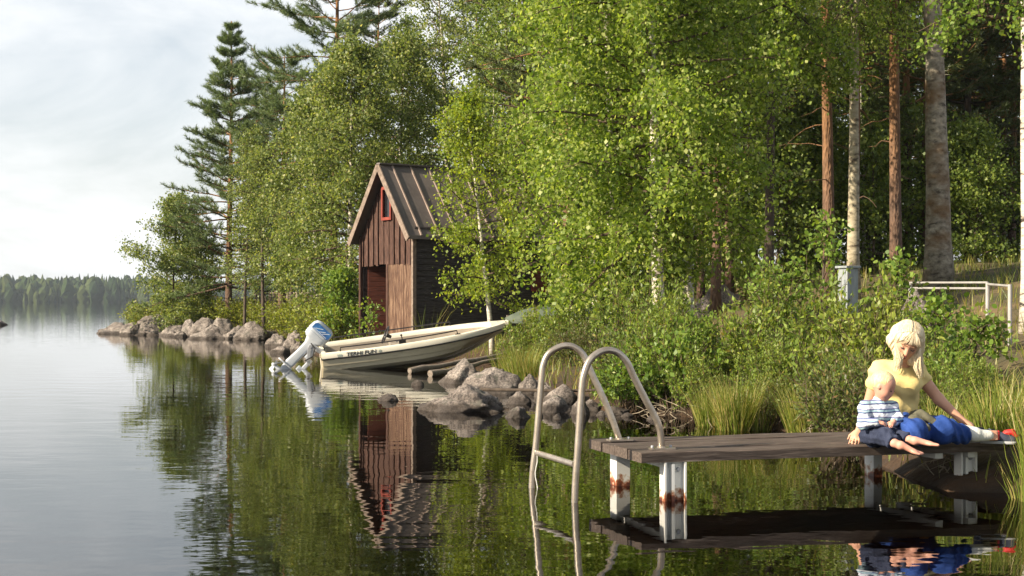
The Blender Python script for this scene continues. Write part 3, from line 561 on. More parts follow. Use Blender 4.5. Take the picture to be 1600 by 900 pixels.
# local frame: +z along the leg upwards, +x towards the boat; origin at the tilt pivot
ob.matrix_world = Matrix.Translation(T0) @ Matrix.Rotation(R(12), 4, 'Z') @ Matrix.Rotation(R(43), 4, 'Y') @ Matrix.Scale(1.08, 4)
def rbox(mb, secs):
    """stack of rounded rectangles: (z, cx, hx, hy)"""
    n = 20; rows = []
    for z, cx, hx, hy in secs:
        rows.append([(cx+hx*math.copysign(abs(math.cos(a))**.42, math.cos(a)), hy*math.copysign(abs(math.sin(a))**.42, math.sin(a)), z) for a in [2*math.pi*(i+.5)/n for i in range(n)]])
    vs = [p for r in rows for p in r]; fs = [(i*n+j, i*n+(j+1) % n, (i+1)*n+(j+1) % n, (i+1)*n+j) for i in range(len(rows)-1) for j in range(n)]
    fs += [tuple(range(n))[::-1], tuple((len(rows)-1)*n+j for j in range(n))]; mb.add(vs, fs)
m = MB(); rbox(m, [(.10, -.02, .15, .12), (.14, -.02, .20, .145), (.22, -.02, .215, .15), (.225, -.02, .205, .145), (.24, -.02, .205, .145), (.245, -.02, .215, .15), (.36, -.02, .21, .145), (.43, -.015, .185, .125), (.46, -.01, .13, .09)])
cow = m.build('cowling', M['motor_white'], ob, smooth=True)
for sg in (-1, 1):
    m = MB(); q = [(-.20, .27), (.14, .27), (.165, .30), (.15, .40), (-.165, .40), (-.20, .36)]
    q2 = [(x, sg*.150, z) for x, z in q]; q3 = [(x*.97, sg*.136, z) for x, z in q]; m.add(q2+[(x, sg*.13, z) for x, z in q], [tuple(range(6)), tuple(range(6, 12))]+[(i, (i+1) % 6, 6+(i+1) % 6, 6+i) for i in range(6)]); m.build('decal', M['motor_blue'], cow)
    m = MB()
    for x0, x1, z0, z1 in ((-.14, -.02, .30, .37), (-.05, .05, .29, .36), (.02, .12, .30, .38)):
        m.beam((x0, sg*.1515, z0), (x1, sg*.1515, z1), .004, .012, up=(0, 0, 1))
    m.beam((-.17, sg*.1515, .285), (.12, sg*.1515, .285), .004, .01); m.build('decal', M['decal_pale'], cow)
m = MB(); m.box((-.0, 0, .462), (.20, .12, .012)); m.build('decal', M['motor_blue'], cow)
m = MB(); rbox(m, [(-.50, -.04, .075, .045), (-.46, -.04, .085, .05), (-.2, -.03, .075, .05), (.0, -.02, .085, .07), (.10, -.02, .13, .10), (.12, -.02, .15, .12)]); m.build('leg', M['motor_white'], ob, smooth=True)
m = MB(); rbox(m, [(-.53, -.08, .16, .07), (-.515, -.08, .17, .075), (-.505, -.08, .16, .07)]); rbox(m, [(-.80, .05, .03, .008), (-.72, -.01, .075, .012), (-.66, -.03, .08, .03), (-.52, -.04, .075, .038)])
m.tube([(.12, 0, -.665), (.08, 0, -.665), (0, 0, -.665), (-.12, 0, -.665), (-.20, 0, -.665)], [.004, .03, .048, .042, .03], 14); m.build('lower_unit', M['motor_white'], ob, smooth=True)
m = MB()
for a in range(3):
    A = Matrix.Rotation(a*2.094+.4, 3, 'X'); vs = [A@Vector(v) for v in ((-.20, .02, -.02), (-.17, .13, -.055), (-.21, .15, .02), (-.235, .10, .06), (-.24, .02, .03))]
    vs = [v+Vector((0, 0, -.665)) for v in vs]; m.add(vs+[v+Vector((.008, 0, 0)) for v in vs], [tuple(range(5)), tuple(range(9, 4, -1))]+[(i, (i+1) % 5, 5+(i+1) % 5, 5+i) for i in range(5)])
m.lathe([(.035, 0), (.03, -.06), (.008, -.08), (0, -.08)], (-.19, 0, -.665), 12, Matrix.Rotation(R(90), 3, 'Y')); m.build('propeller', M['motor_white'], ob, smooth=True)
m = MB()
for sg in (-1, 1):                                                              # clamp bracket with its swivel arms and steering arm
    m.beam((.03, sg*.09, .02), (.26, sg*.09, .07), .02, .09); m.beam((.02, sg*.09, -.02), (.22, sg*.09, -.27), .02, .06)
m.tube([(.02, -.11, .0), (.02, .11, .0)], .03, 12); m.build('bracket', M['motor_grey'], ob, bevel=.004)
m = MB(); m.box((.12, 0, -.11), (.09, .15, .20)); m.box((.20, 0, -.27), (.07, .13, .22)); m.box((.17, 0, -.42), (.13, .10, .10)); m.build('swivel', M['motor_white'], ob, bevel=.015)
m = MB(); m.tube([(.16, .03, .16), (.24, .05, .15), (.29, .06, .08), (.30, .06, -.02)], .012, 8); m.tube([(-.05, -.06, .06), (.10, -.12, .03), (.17, -.12, -.1), (.12, -.12, -.25)], .012, 8); m.build('hose', M['black'], ob, smooth=True)
tl = MB(); a0 = K(512, 524, 27.9); tl.tube([K(509, 531, 27.9), K(515, 525, 27.9), K(530, 521, 28.0)], [.03, .022, .015], 8); 

# ------------------------------------------------------------------ dock
DZ = .32
ND = K(1003, 708, (CAMH-DZ)*FPX/(708-HORI)); DA = R(16.5); U = Vector((math.cos(DA), math.sin(DA), 0)); V_ = Vector((-math.sin(DA), math.cos(DA), 0))
dk = thing('dock', (ND.x, ND.y, 0), 'weathered brown plank dock on white posts with people sitting on it', 'dock', rz=DA)
DL, DW, BT = 2.72, 1.0, .065
rr = random.Random(4); y = 0
for i in range(4):
    w = (.236, .238, .232, .24)[i]; m = MB(); e0 = rr.uniform(-.006, .008)
    nseg = 12; vs = []
    for k in range(nseg+1):
        x = e0+(DL-e0)*k/nseg; dz = .003*math.sin(k*1.3+i*2)+(.0, .004, -.003, .003)[i]; cr = .005
        for yy, zz in ((y+.001, DZ-BT), (y+w, DZ-BT), (y+w+.001, DZ-.006+dz), (y+w-.006, DZ+dz), (y+w*.5, DZ+dz-cr*(i % 2)), (y+.006, DZ+dz), (y, DZ-.006+dz)): vs.append((x, yy, zz))
    q = 7; fs = [(a*q+b, a*q+(b+1) % q, (a+1)*q+(b+1) % q, (a+1)*q+b) for a in range(nseg) for b in range(q)]+[tuple(range(q)), tuple(nseg*q+b for b in range(q))]
    m.add(vs, fs); m.build('board', M['dock_wood'], dk); y += w+(.026 if i == 2 else .016)
DW = y
for x in (.20, 2.21, 2.47):
    m = MB(); m.box((x, DW/2, DZ-BT-.022), (.06, DW-.09, .04)); m.build('joist', M['white_steel'], dk)
def post(x, y, h0=DZ-BT-.003, w=.14):
    m = MB(); t = .012
    m.box((x-w/2, y, (h0-.9)/2), (t, .09, h0+.9)); m.box((x+w/2, y, (h0-.9)/2), (t, .09, h0+.9)); m.box((x, y+.012, (h0-.9)/2), (w-t, .02, h0+.9)); m.box((x-.015, y-.018, (h0-.9)/2), (.02, .045, h0+.9-.02))
    p = m.build('post', M['post'], dk)
    m = MB(); m.lathe([(0, .012), (.014, .01), (.016, 0)], (x+.035, y-.002, h0-.05), 8, Matrix.Rotation(R(90), 3, 'X')); m.build('bolt', M['motor_grey'], p)
for x in (.235, 2.47): post(x, .045 if x < 1 else .12, w=.14 if x < 1 else .115)
for x in (.19, 2.20): 
    m = MB(); m.box((x, DW-.12, -.32), (.10 if x < 1 else .07, .13, 1.14)); m.build('post', M['post'], dk)
# ------------------------------------------------------------------ ladder
la = thing('bath_ladder', (ND.x-.4, ND.y, 0), 'bent steel bathing ladder hooked over the left end of the dock', 'ladder')
def rel(p): return Vector(p)-la.location
def rail(pw, ptop, foot, y0):
    """pw photo point at the water; list of photo points up and over, depth interpolated to the foot"""
    w = shore(*pw); f = dockpt(*foot); d0, d1 = w.y, f.y; pts = []
    for (px, py, t) in ptop: pts.append(K(px, py, d0+(d1-d0)*t))
    P = [Vector((w.x-.01, w.y-.0, -.75)), w]+pts+[f]
    out = []                                                              # Catmull-Rom through the points
    for i in range(len(P)-1):
        a, b, c, d = P[max(i-1, 0)], P[i], P[i+1], P[min(i+2, len(P)-1)]
        for k in range(6):
            t = k/6; out.append(.5*((2*b)+(c-a)*t+(2*a-5*b+4*c-d)*t*t+(3*b-3*c+d-a)*t**3))
    out.append(P[-1]); m = MB(); m.tube([rel(p) for p in out], .0228, 14); m.build('rail', M['steel'], la, smooth=True); return w, f
def dockpt(x, y): return ND+U*x+V_*y-Vector((0, 0, ND.z-DZ))
wn_, fn_ = rail((898, 785), [(903, 700, .0), (909, 610, .02), (913, 583, .05), (923, 561, .14), (943, 548, .3), (963, 550, .44), (979, 565, .56), (990, 588, .64), (1010, 627, .78), (1030, 666, .9)], (.205, .17), 0)
wf_, ff_ = rail((831, 762), [(838, 690, .0), (846, 595, .02), (849, 570, .05), (858, 552, .14), (878, 541, .3), (896, 542, .44), (911, 554, .56), (922, 578, .64), (940, 616, .78), (957, 656, .9)], (.15, .80), 0)
for z in (.245, -.05, -.34):
    m = MB(); a = wf_+Vector((.028, 0, z)); b = wn_+Vector((-.002, 0, z)); m.tube([rel(a), rel(b)], .02, 12); m.build('rung', M['steel'], la, smooth=True)
for f in (fn_, ff_):
    m = MB(); m.lathe([(0, .022), (.03, .02), (.032, .0)], rel(f+Vector((0, 0, .003))), 14); m.box(rel(f+Vector((0, 0, .009))), (.17, .085, .012), Matrix.Rotation(DA, 3, 'Z')); fl = m.build('foot_plate', M['steel'], la)
    m = MB()
    for s_ in (-1, 1): m.lathe([(0, .016), (.008, .015), (.010, .008), (.010, 0)], rel(f+U*.065*s_+Vector((0, 0, .014))), 8)
    m.build('bolt', M['motor_grey'], fl)
m = MB(); p = wf_+Vector((.03, -.02, .25)); m.tube([rel(p+Vector((.008*math.sin(k*1.1), -.01, -.035*k))) for k in range(10)], .004, 5); tag(m.build('cord', M['sock'], None), 'thin white cord hanging from the upper rung of the ladder', 'cord'); bpy.data.objects['cord'].location = la.location
# ------------------------------------------------------------------ other built things
hr_ = thing('handrail', K(1578, 548, 17.5)*1, 'grey white pipe handrail on posts beside the path', 'handrail')
hr_.location.z = gz(hr_.location.x, hr_.location.y)
def hrl(p): return Vector(p)-hr_.location
tops = [K(1578, 447, 17.5), K(1543, 444, 18.6), K(1422, 444, 20.5)]
for p in tops:
    m = MB(); g_ = gz(p.x, p.y)-.15; m.tube([hrl((p.x, p.y, g_)), hrl(p+Vector((0, 0, .02)))], .025, 12); m.build('post', M['galv'], hr_, smooth=True)
for dz in (0, -.0):
    pass
for a, b, dz in ((0, 1, 0), (1, 2, .02), (1, 2, -.055)):
    m = MB(); m.tube([hrl(tops[a]+Vector((0, 0, dz))), hrl(tops[b]+Vector((0, 0, dz)))], .015, 10); m.build('rail', M['galv'], hr_, smooth=True)
gp = K(1325, 470, 16.4); g_ = gz(gp.x, gp.y); t = thing('box_post', (gp.x, gp.y, g_), 'grey painted board box on a post among the alder leaves', 'post', rz=R(25))
zt = K(1325, 419, 16.4).z-g_
m = MB(); m.box((0, 0, zt*.5), (.15, .17, zt)); m.build('casing', M['grey_board'], t, bevel=.005)
m = MB(); m.box((0, 0, zt+.012), (.20, .21, .025)); m.build('cap', M['grey_board'], t, bevel=.004)
m = MB(); m.box((-.079, 0, zt*.5), (.012, .10, zt*.8)); m.build('front_board', M['grey_board'], t)
rock(40, 1402, 1470, 505, 455, 'pale pink grey boulder seen through leaves above the woman', None, d=20, above=K(0, 505, 20).z)
# covered boat upside down by the boathouse
tp = K(876, 492, 29.5); g_ = gz(tp.x, tp.y); tz = thing('covered_boat', (tp.x, tp.y, g_), 'upturned rowing boat under faded green tarpaulin beside the boathouse', 'boat', rz=R(12))
m = MB(); rows = []
for i in range(21):
    s = i/20*2-1; b = .5*(1-abs(s)**2.4)+.03; h = .14+.30*(1-abs(s)**2.2); rows.append([(s*1.35, b*math.cos(a)*(1+.05*math.sin(7*s+3*a)), .02+h*max(0, math.sin(a))**.7+.02*math.sin(9*s+5*a)) for a in [math.pi*j/12 for j in range(13)]])
loft(rows, 21, m); m.build('tarpaulin', M['tarp'], tz, smooth=True); tz.location.z += .5; tz.scale = (.85, .85, .85)
for x_ in (-.7, .75):
    m2 = MB(); m2.beam((x_, -.4, .02), (x_, .4, .02), .07, .07); m2.beam((x_, -.38, .0), (x_-.1, -.42, -.5), .05, .05); m2.beam((x_, .38, .0), (x_+.1, .42, -.5), .05, .05); m2.build('trestle', M['log'], tz)
m = MB(); m.beam((-1.3, 0, .2), (1.3, 0, .2), .06, .05); m.build('keel', M['log'], tz)
# pole fence on the left point
fp0, fp1 = K(398, 478, 57), K(494, 476, 53.5)
ft = thing('pole_fence', (fp0.x, fp0.y, gz(fp0.x, fp0.y)), 'rough grey fence of upright poles between trees on the left point', 'fence')
rr = random.Random(8); nP = 26; protos = []
for i in range(nP):
    p = fp0.lerp(fp1, i/(nP-1)); g_ = gz(p.x, p.y); h = K(0, 454, p.y).z-g_+rr.uniform(-.12, .06); m = MB(); base = Vector((p.x, p.y, g_-.1))-ft.location
    m.tube([base, base+Vector((rr.uniform(-.05, .05), rr.uniform(-.05, .05), h+.1))], [.06, .04], 7); m.build('pole', M['fence_wood'], ft, smooth=True)
for z in (458, 470):
    m = MB(); m.tube([K(398, z, 57)-ft.location-Vector((0, .08, 0)), K(494, z, 53.5)-ft.location-Vector((0, .08, 0))], .03, 7); m.build('rail', M['fence_wood'], ft, smooth=True)
# ------------------------------------------------------------------ vegetation
def unit(a): return a/np.maximum(np.linalg.norm(a, axis=-1, keepdims=True), 1e-9)
def leaf_geo(rng, C, L, Wd, down=.5, hexa=False, updir=None):
    n = len(C); t = rng.normal(size=(n, 3)); t[:, 2] -= down
    if updir is not None: t = t*.55+updir
    t = unit(t); q = rng.normal(size=(n, 3)); s = unit(np.cross(t, q)); nr = np.cross(t, s)
    sc = rng.uniform(.5, 1.35, size=(n, 1)); l = t*L*sc*.5; w = s*Wd*sc*.5; f = nr*Wd*sc*.14
    if not hexa:
        V = np.stack([C-l, C+w*1.0-l*.1+f, C+l, C-w*1.0-l*.1+f], 1)
        return V.reshape(-1, 3), np.arange(n*4).reshape(-1, 4)
    V = np.stack([C-l, C+w*.85-l*.5+f, C+w+l*.25+f, C+l*.95, C-w+l*.25+f, C-w*.85-l*.5+f], 1)
    return V.reshape(-1, 3), np.arange(n*6).reshape(-1, 6)
def tuft_geo(rng, C, D, n=26, L=.13, w=.012, spread=.75):
    """pine needles: thin triangles fanning out from each tuft"""
    C = np.repeat(C, n, 0); D = np.repeat(D, n, 0); m = len(C)
    d = unit(D+rng.normal(size=(m, 3))*spread); s = unit(np.cross(d, rng.normal(size=(m, 3))))
    b = C+D*rng.uniform(-.12, .10, size=(m, 1)); ll = L*rng.uniform(.7, 1.2, size=(m, 1))
    V = np.stack([b-s*w*.5, b+s*w*.5, b+d*ll], 1); return V.reshape(-1, 3), np.arange(m*3).reshape(-1, 3)
def rv(rng): 
    v = rng.normal(size=3); return v/np.linalg.norm(v)
def limb(rng, p, d, L, k, curl, wob=.12):
    pts = [p]; d = d/np.linalg.norm(d)
    for i in range(k):
        d = d+rng.normal(size=3)*wob+np.array([0, 0, curl/k]); d /= np.linalg.norm(d); p = p+d*L/k; pts.append(p)
    return np.array(pts)
def trunk_pts(rng, H, lean, n=14, wob=.03):
    t = np.linspace(0, 1, n); off = np.cumsum(rng.normal(size=(n, 2))*wob*H/n*1.5, 0)*t[:, None]
    return np.stack([lean[0]*t**1.2+off[:, 0], lean[1]*t**1.2+off[:, 1], t*H], 1)
def at(P, t):
    f = t*(len(P)-1); i = min(int(f), len(P)-2); return P[i]+(P[i+1]-P[i])*(f-i)
def broadleaf(seed, H, r0, lean=(0, 0), t0=.25, nl=40, Lm=2.0, el=(20, 60), curl=-.3, tw=10, twl=.6, lpt=28, leaf=(.05, .04), mat='birch_leaf', bark='birch_bark', hexa=False, down=.6, prof=.75, twdrop=.7, nt=8, twigs=True, bias=None, jit=.07, top=1.0, forks=0):
    rng = np.random.default_rng(seed); T = trunk_pts(rng, H, lean); mb = MB()
    rad = [r0*(1-.93*(i/13)**.9)+.006 for i in range(14)]; rad[0] *= 1.25; mb.tube(T, rad, 12); C = []; mb.cur = 1
    for i in range(nl):
        q = (i+rng.uniform(0, 1))/nl; t = min(.985, t0+(1-t0)*q*top); az = i*2.39996+rng.uniform(-.5, .5); e = R(el[0]+(el[1]-el[0])*q+rng.uniform(-14, 14))
        d = np.array([math.cos(az)*math.cos(e), math.sin(az)*math.cos(e), math.sin(e)])
        if bias is not None: d = d+np.array(bias)*.6
        L = Lm*(math.sin(math.pi*min(1, q*prof+.22))**.8)*rng.uniform(.65, 1.15)*(1 if q < .8 else (1-q)*3+.4); p0 = at(T, t)
        P = limb(rng, p0, d, L, 6, curl); r = max(.007, rad[int(t*13)]*.42)
        mb.tube(P, [r*(1-.85*k/6)+.003 for k in range(7)], 5, False)
        for j in range(tw):
            f = .15+.85*rng.uniform()**.75; p = at(P, f); dd = d*.5+rv(rng)*.9+np.array([0, 0, .15]); l2 = twl*rng.uniform(.5, 1.25)*(1.15-.5*f)
            Q = limb(rng, p, dd, l2, 4, -twdrop, .18)
            if twigs: mb.tube(Q, [.006, .005, .004, .003, .002], 3, False)
            k = int(lpt*rng.uniform(.6, 1.3)); tt = rng.uniform(.1, 1.05, size=k)*4; ii = np.minimum(tt.astype(int), 3); pp = Q[ii]+(Q[ii+1]-Q[ii])*(tt-ii)[:, None]+rng.normal(size=(k, 3))*jit; C.append(pp)
    C = np.concatenate(C); V, F = leaf_geo(rng, C, leaf[0], leaf[1], down, hexa)
    tm = bpy.data.meshes.new('trunk'); tm.from_pydata([tuple(v) for v in mb.v], [], mb.f); tm.materials.append(M[bark]); tm.materials.append(M['twig'])
    tm.polygons.foreach_set('material_index', np.array(mb.m, dtype=np.int32)); tm.polygons.foreach_set('use_smooth', np.ones(len(mb.f), dtype=bool))
    return tm, mesh_arr('crown', V, F, M[mat])
def conifer(seed, H, r0, lean=(0, 0), t0=.2, nw=22, per=5, Lf=None, el=(0, 30), curl=.25, sub=7, subl=.5, tn=22, nl=.13, nwid=.014, mat='needle', bark='pine_bark', tufts=4, wob=.1, flatn=.35, dead=0, spread=.75):
    rng = np.random.default_rng(seed); T = trunk_pts(rng, H, lean, wob=.012); mb = MB(); rad = [r0*(1-.95*(i/13)**1.1)+.01 for i in range(14)]; rad[0] *= 1.2; mb.tube(T, rad, 12)
    C = []; D = []
    for w in range(nw):
        q = (w+rng.uniform(-.2, .4))/nw; q = min(max(q, 0), .995); t = t0+(1-t0)*q
        for j in range(per):
            if rng.uniform() < .12: continue
            az = 2*math.pi*(j+rng.uniform(-.25, .25))/per+w*.9; e = R(el[0]+(el[1]-el[0])*q+rng.uniform(-9, 9)); d = np.array([math.cos(az)*math.cos(e), math.sin(az)*math.cos(e), math.sin(e)])
            L = Lf(q)*rng.uniform(.7, 1.15); p0 = at(T, min(.995, t+rng.uniform(-.01, .01))); P = limb(rng, p0, d, L, 6, curl, wob)
            mb.tube(P, [max(.012, rad[int(t*13)]*.3)*(1-.8*k/6)+.003 for k in range(7)], 5, False)
            for k in range(max(2, int(sub*min(1, .25+L*.8)))):
                f = .25+.75*(k+rng.uniform(0, 1))/sub; p = at(P, f); sd = np.cross(d, [0, 0, 1.0])*(1 if k % 2 else -1); dd = d*.8+sd*rng.uniform(.5, 1.1)+rng.normal(size=3)*.2; dd[2] = dd[2]*flatn+.15; l2 = subl*(1.2-f*.7)*min(1, L*.8+.12)*rng.uniform(.6, 1.2); Q = limb(rng, p, dd, l2, 3, .25, .12)
                mb.tube(Q, [.007, .006, .005, .003], 3, False)
                for u in range(tufts):
                    g = (u+1)/tufts; C.append(at(Q, min(.999, g))+rng.normal(size=3)*.025); dv = Q[-1]-Q[0]; D.append(dv/np.linalg.norm(dv)+np.array([0, 0, .35]))
    for i in range(dead):                                                        # bare dead branches low on the stem
        t = t0*rng.uniform(.35, 1); az = rng.uniform(0, 6.28); P = limb(rng, at(T, t), np.array([math.cos(az), math.sin(az), rng.uniform(-.1, .3)]), rng.uniform(.4, 1.3), 5, -.2, .2); mb.tube(P, [.016, .013, .010, .008, .006, .003], 4, False)
    C = np.array(C); D = unit(np.array(D)); V, F = tuft_geo(rng, C, D, tn, nl, nwid, spread)
    tm = bpy.data.meshes.new('trunk'); tm.from_pydata([tuple(v) for v in mb.v], [], mb.f); tm.materials.append(M[bark])
    for p in tm.polygons: p.use_smooth = True
    return tm, mesh_arr('crown', V, F, M[mat])
NT = [0]
def plant(name, px, d, parts, label, cat='tree', group=None, rz=0, sc=1, z=None, nm=('trunk', 'crown'), xy=None):
    x, y = xy if xy else ((px-800)*d/FPX, d)
    t = thing(name, (x, y, (gz(x, y) if z is None else z)-.04), label, cat, group, rz); t.scale = (sc, sc, sc) if not hasattr(sc, '__len__') else sc
    for n_, me in zip(nm, parts): obj(n_, me, t)
    NT[0] += sum(len(me.polygons) for me in parts); return t
def topH(px, py, d): x = (px-800)*d/FPX; return CAMH-(py-HORI)*d/FPX-gz(x, d)
# --- left point
conic = lambda q: 3.1*(1-q)**.92+.12
plant('pine_tree', 357, 56, conifer(11, topH(362, 32, 56), .13, (.1, 0), .13, 28, 6, conic, (-6, 30), .18, 11, .5, 19, .16, .017, tufts=4, dead=7), 'tall pointed dark pine standing against the sky on the left point')
plant('alder_tree', 268, 56.5, broadleaf(12, topH(270, 318, 56.5), .05, (.2, 0), .10, 38, 1.9, (0, 60), .1, 13, .7, 42, (.085, .065), 'far_leaf', 'dark_bark', nt=6, twdrop=.2, jit=.10), 'bushy pale green alder at the outer tip of the left point')
plant('alder_tree', 305, 58.5, broadleaf(13, topH(310, 372, 58), .05, (-.2, 0), .15, 30, 1.4, (0, 60), .1, 12, .7, 38, (.085, .065), 'far_leaf', 'dark_bark', twdrop=.2, jit=.10), 'small alder between the tip alder and the pointed pine')
plant('birch_tree', 382, 52, broadleaf(14, topH(385, 205, 52), .06, (.2, 0), .25, 32, 1.05, (20, 65), -.2, 11, .6, 30, (.07, .055), 'far_leaf', 'dark_bark', jit=.1), 'slender young birch just right of the pointed pine')
plant('birch_tree', 412, 51, broadleaf(15, topH(415, 235, 51), .07, (-.1, 0), .35, 28, 1.15, (15, 60), -.2, 11, .6, 30, (.07, .055), 'far_leaf', 'dark_bark', jit=.1), 'slim birch with dark stem above the left end of the fence')
plant('pine_tree', 432, 60, conifer(16, topH(432, 150, 60), .13, (0, 0), .3, 20, 5, lambda q: 2.0*math.sin(math.pi*min(1, q*.7+.25)), (0, 40), .3, 8, .6, 20, .17, .018, mat='dark_needle', dead=6), 'dark pine half hidden behind the slim birches of the left point')
plant('birch_tree', 455, 50, broadleaf(17, topH(455, 300, 50), .06, (.1, 0), .4, 20, 1.0, (15, 60), -.3, 10, .6, 26, (.07, .055), 'far_leaf', 'dark_bark', jit=.1), 'low birch rising right behind the pole fence')
# --- tall pine, big birches behind the boathouse
umb = lambda q: 3.5*math.sin(math.pi*min(1, q*.62+.3))*(.8+.3*math.sin(q*23))
plant('pine_tree', 520, 50, conifer(18, 13.8, .17, (.1, 0), .42, 17, 4, umb, (-8, 14), .2, 13, .7, 24, .17, .017, tufts=5, dead=6, wob=.16), 'tall spreading pine whose flat branches reach over the sky')
plant('pine_tree', 440, 54, conifer(19, topH(440, 85, 54), .14, (.1, 0), .42, 14, 4, lambda q: 2.6*math.sin(math.pi*min(1, q*.62+.3)), (-8, 14), .15, 11, .65, 24, .17, .018, tufts=4, dead=4, wob=.16), 'shorter flat topped pine left of the tall spreading pine')
bb = dict(leaf=(.085, .066), mat='far_leaf', bark='birch_bark', jit=.13)
plant('birch_tree', 545, 42, broadleaf(20, topH(548, 70, 42), .13, (.2, 0), .12, 66, 2.1, (-8, 60), -.5, 13, .85, 42, twdrop=1.2, **bb), 'big drooping birch filling the space left of the boathouse')
plant('birch_tree', 500, 45, broadleaf(21, topH(500, 150, 45), .10, (-.3, 0), .25, 48, 1.8, (-8, 60), -.5, 14, .8, 46, twdrop=1.1, **bb), 'drooping birch at the left flank of the big drooping birch')
plant('birch_tree', 615, 44, broadleaf(22, topH(620, 60, 44), .11, (.3, 0), .32, 44, 1.8, (5, 60), -.5, 12, .8, 38, twdrop=1.2, **bb), 'birch rising directly behind the boathouse ridge end')
plant('birch_tree', 705, 46, broadleaf(23, topH(700, -60, 46), .15, (-.4, 0), .35, 44, 2.3, (5, 55), -.7, 12, 1.1, 38, twdrop=1.6, **bb), 'tall weeping birch above the boathouse roof')
plant('pine_tree', 745, 50, conifer(24, 11.5, .15, (0, 0), .35, 15, 4, lambda q: 2.4*math.sin(math.pi*min(1, q*.62+.3)), (-8, 30), .3, 8, .7, 24, .17, .018, dead=6, wob=.16), 'dark pine with bare lower branches behind the boathouse roof')
plant('alder_bush', 535, 36.5, broadleaf(25, 1.7, .025, (.0, 0), .05, 20, .6, (25, 70), .1, 9, .4, 16, (.075, .06), 'alder_leaf', 'dark_bark', hexa=True, twdrop=.2), 'round leaved bush at the left corner of the boathouse', 'bush')
plant('alder_bush', 574, 33.2, broadleaf(26, 1.3, .02, (.1, 0), .1, 8, .4, (25, 70), .1, 5, .3, 8, (.075, .06), 'alder_leaf', 'dark_bark', hexa=True, twdrop=.2), 'thin leafy sapling growing in front of the boathouse doorway', 'bush')
# --- birches right of the boathouse
plant('birch_tree', 770, 30.6, broadleaf(30, topH(728, 158, 30.6), .056, (-.62, .1), .22, 46, 1.15, (0, 58), -.2, 10, .45, 26, (.066, .054), 'young_leaf', 'birch_bark', twdrop=.5, jit=.09), 'young yellow green birch with thin white stem before the boathouse')
nb = dict(leaf=(.070, .056), mat='birch_leaf', bark='birch_bark', jit=.13)
plant('birch_tree', 1032, 22.5, broadleaf(31, 9.6, .105, (-.45, .2), .20, 100, 2.15, (-5, 58), -.35, 16, .75, 50, twdrop=1.0, bias=(-.15, -.1, 0), **nb), 'largest bright birch with white trunk in the centre of the picture')
plant('birch_tree', 958, 24.5, broadleaf(32, 8.4, .09, (-.15, .1), .12, 76, 1.55, (-5, 58), -.3, 14, .75, 48, twdrop=.9, **nb), 'full birch hiding the right end of the boathouse roof')
plant('birch_tree', 1074, 25.5, broadleaf(33, 9.5, .10, (.3, .1), .42, 56, 1.9, (5, 58), -.3, 14, .7, 48, twdrop=.9, **nb), 'birch whose white stem stands right of the largest birch')
plant('birch_tree', 880, 36.5, broadleaf(34, 10.3, .09, (0, .1), .35, 50, 2.1, (5, 58), -.4, 13, .8, 46, twdrop=.9, **nb), 'tall birch rising behind the roof, topping the boathouse')
plant('birch_tree', 1200, 27, broadleaf(35, 10.5, .10, (.2, .1), .50, 56, 2.3, (-10, 50), -.6, 14, .8, 48, twdrop=1.2, **{**nb, 'bark': 'dark_bark'}), 'birch hanging its leaves across the gap right of the centre')
plant('birch_tree', 1333, 29, broadleaf(36, 12, .125, (.1, 0), .46, 50, 2.3, (-15, 50), -.6, 13, .8, 30, twdrop=1.3, **{**nb, 'bark': 'pale_bark'}), 'pale straight trunked birch between the two orange pines')
plant('aspen_tree', 1467, 26.5, broadleaf(37, 13, .245, (-.2, 0), .52, 40, 2.6, (-20, 50), -.5, 12, .8, 28, leaf=(.065, .06), mat='alder_leaf', bark='aspen_bark', hexa=True, twdrop=1.0), 'thick grey aspen trunk, the stoutest trunk at the right')
plant('birch_tree', 1607, 18.5, broadleaf(38, 9, .095, (-.1, 0), .42, 44, 1.6, (-5, 50), -.3, 12, .55, 24, leaf=(.06, .05), mat='alder_leaf', bark='birch_bark', hexa=True, twdrop=.9, bias=(-.5, -.2, 0)), 'mottled birch cut by the right edge of the picture')
pk = dict(dead=9, wob=.16, tufts=4)
plant('pine_tree', 1296, 31, conifer(41, 14.5, .125, (-.15, 0), .45, 13, 4, lambda q: 2.4*math.sin(math.pi*min(1, q*.62+.3)), (-8, 30), .3, 8, .7, 22, .15, .016, **pk), 'orange barked pine left of the pale straight birch')
plant('pine_tree', 1400, 30, conifer(42, 14.8, .118, (-.15, 0), .40, 14, 4, lambda q: 2.2*math.sin(math.pi*min(1, q*.62+.3)), (-12, 30), .1, 8, .7, 22, .15, .016, **pk), 'orange barked pine between the pale birch and the stout aspen')
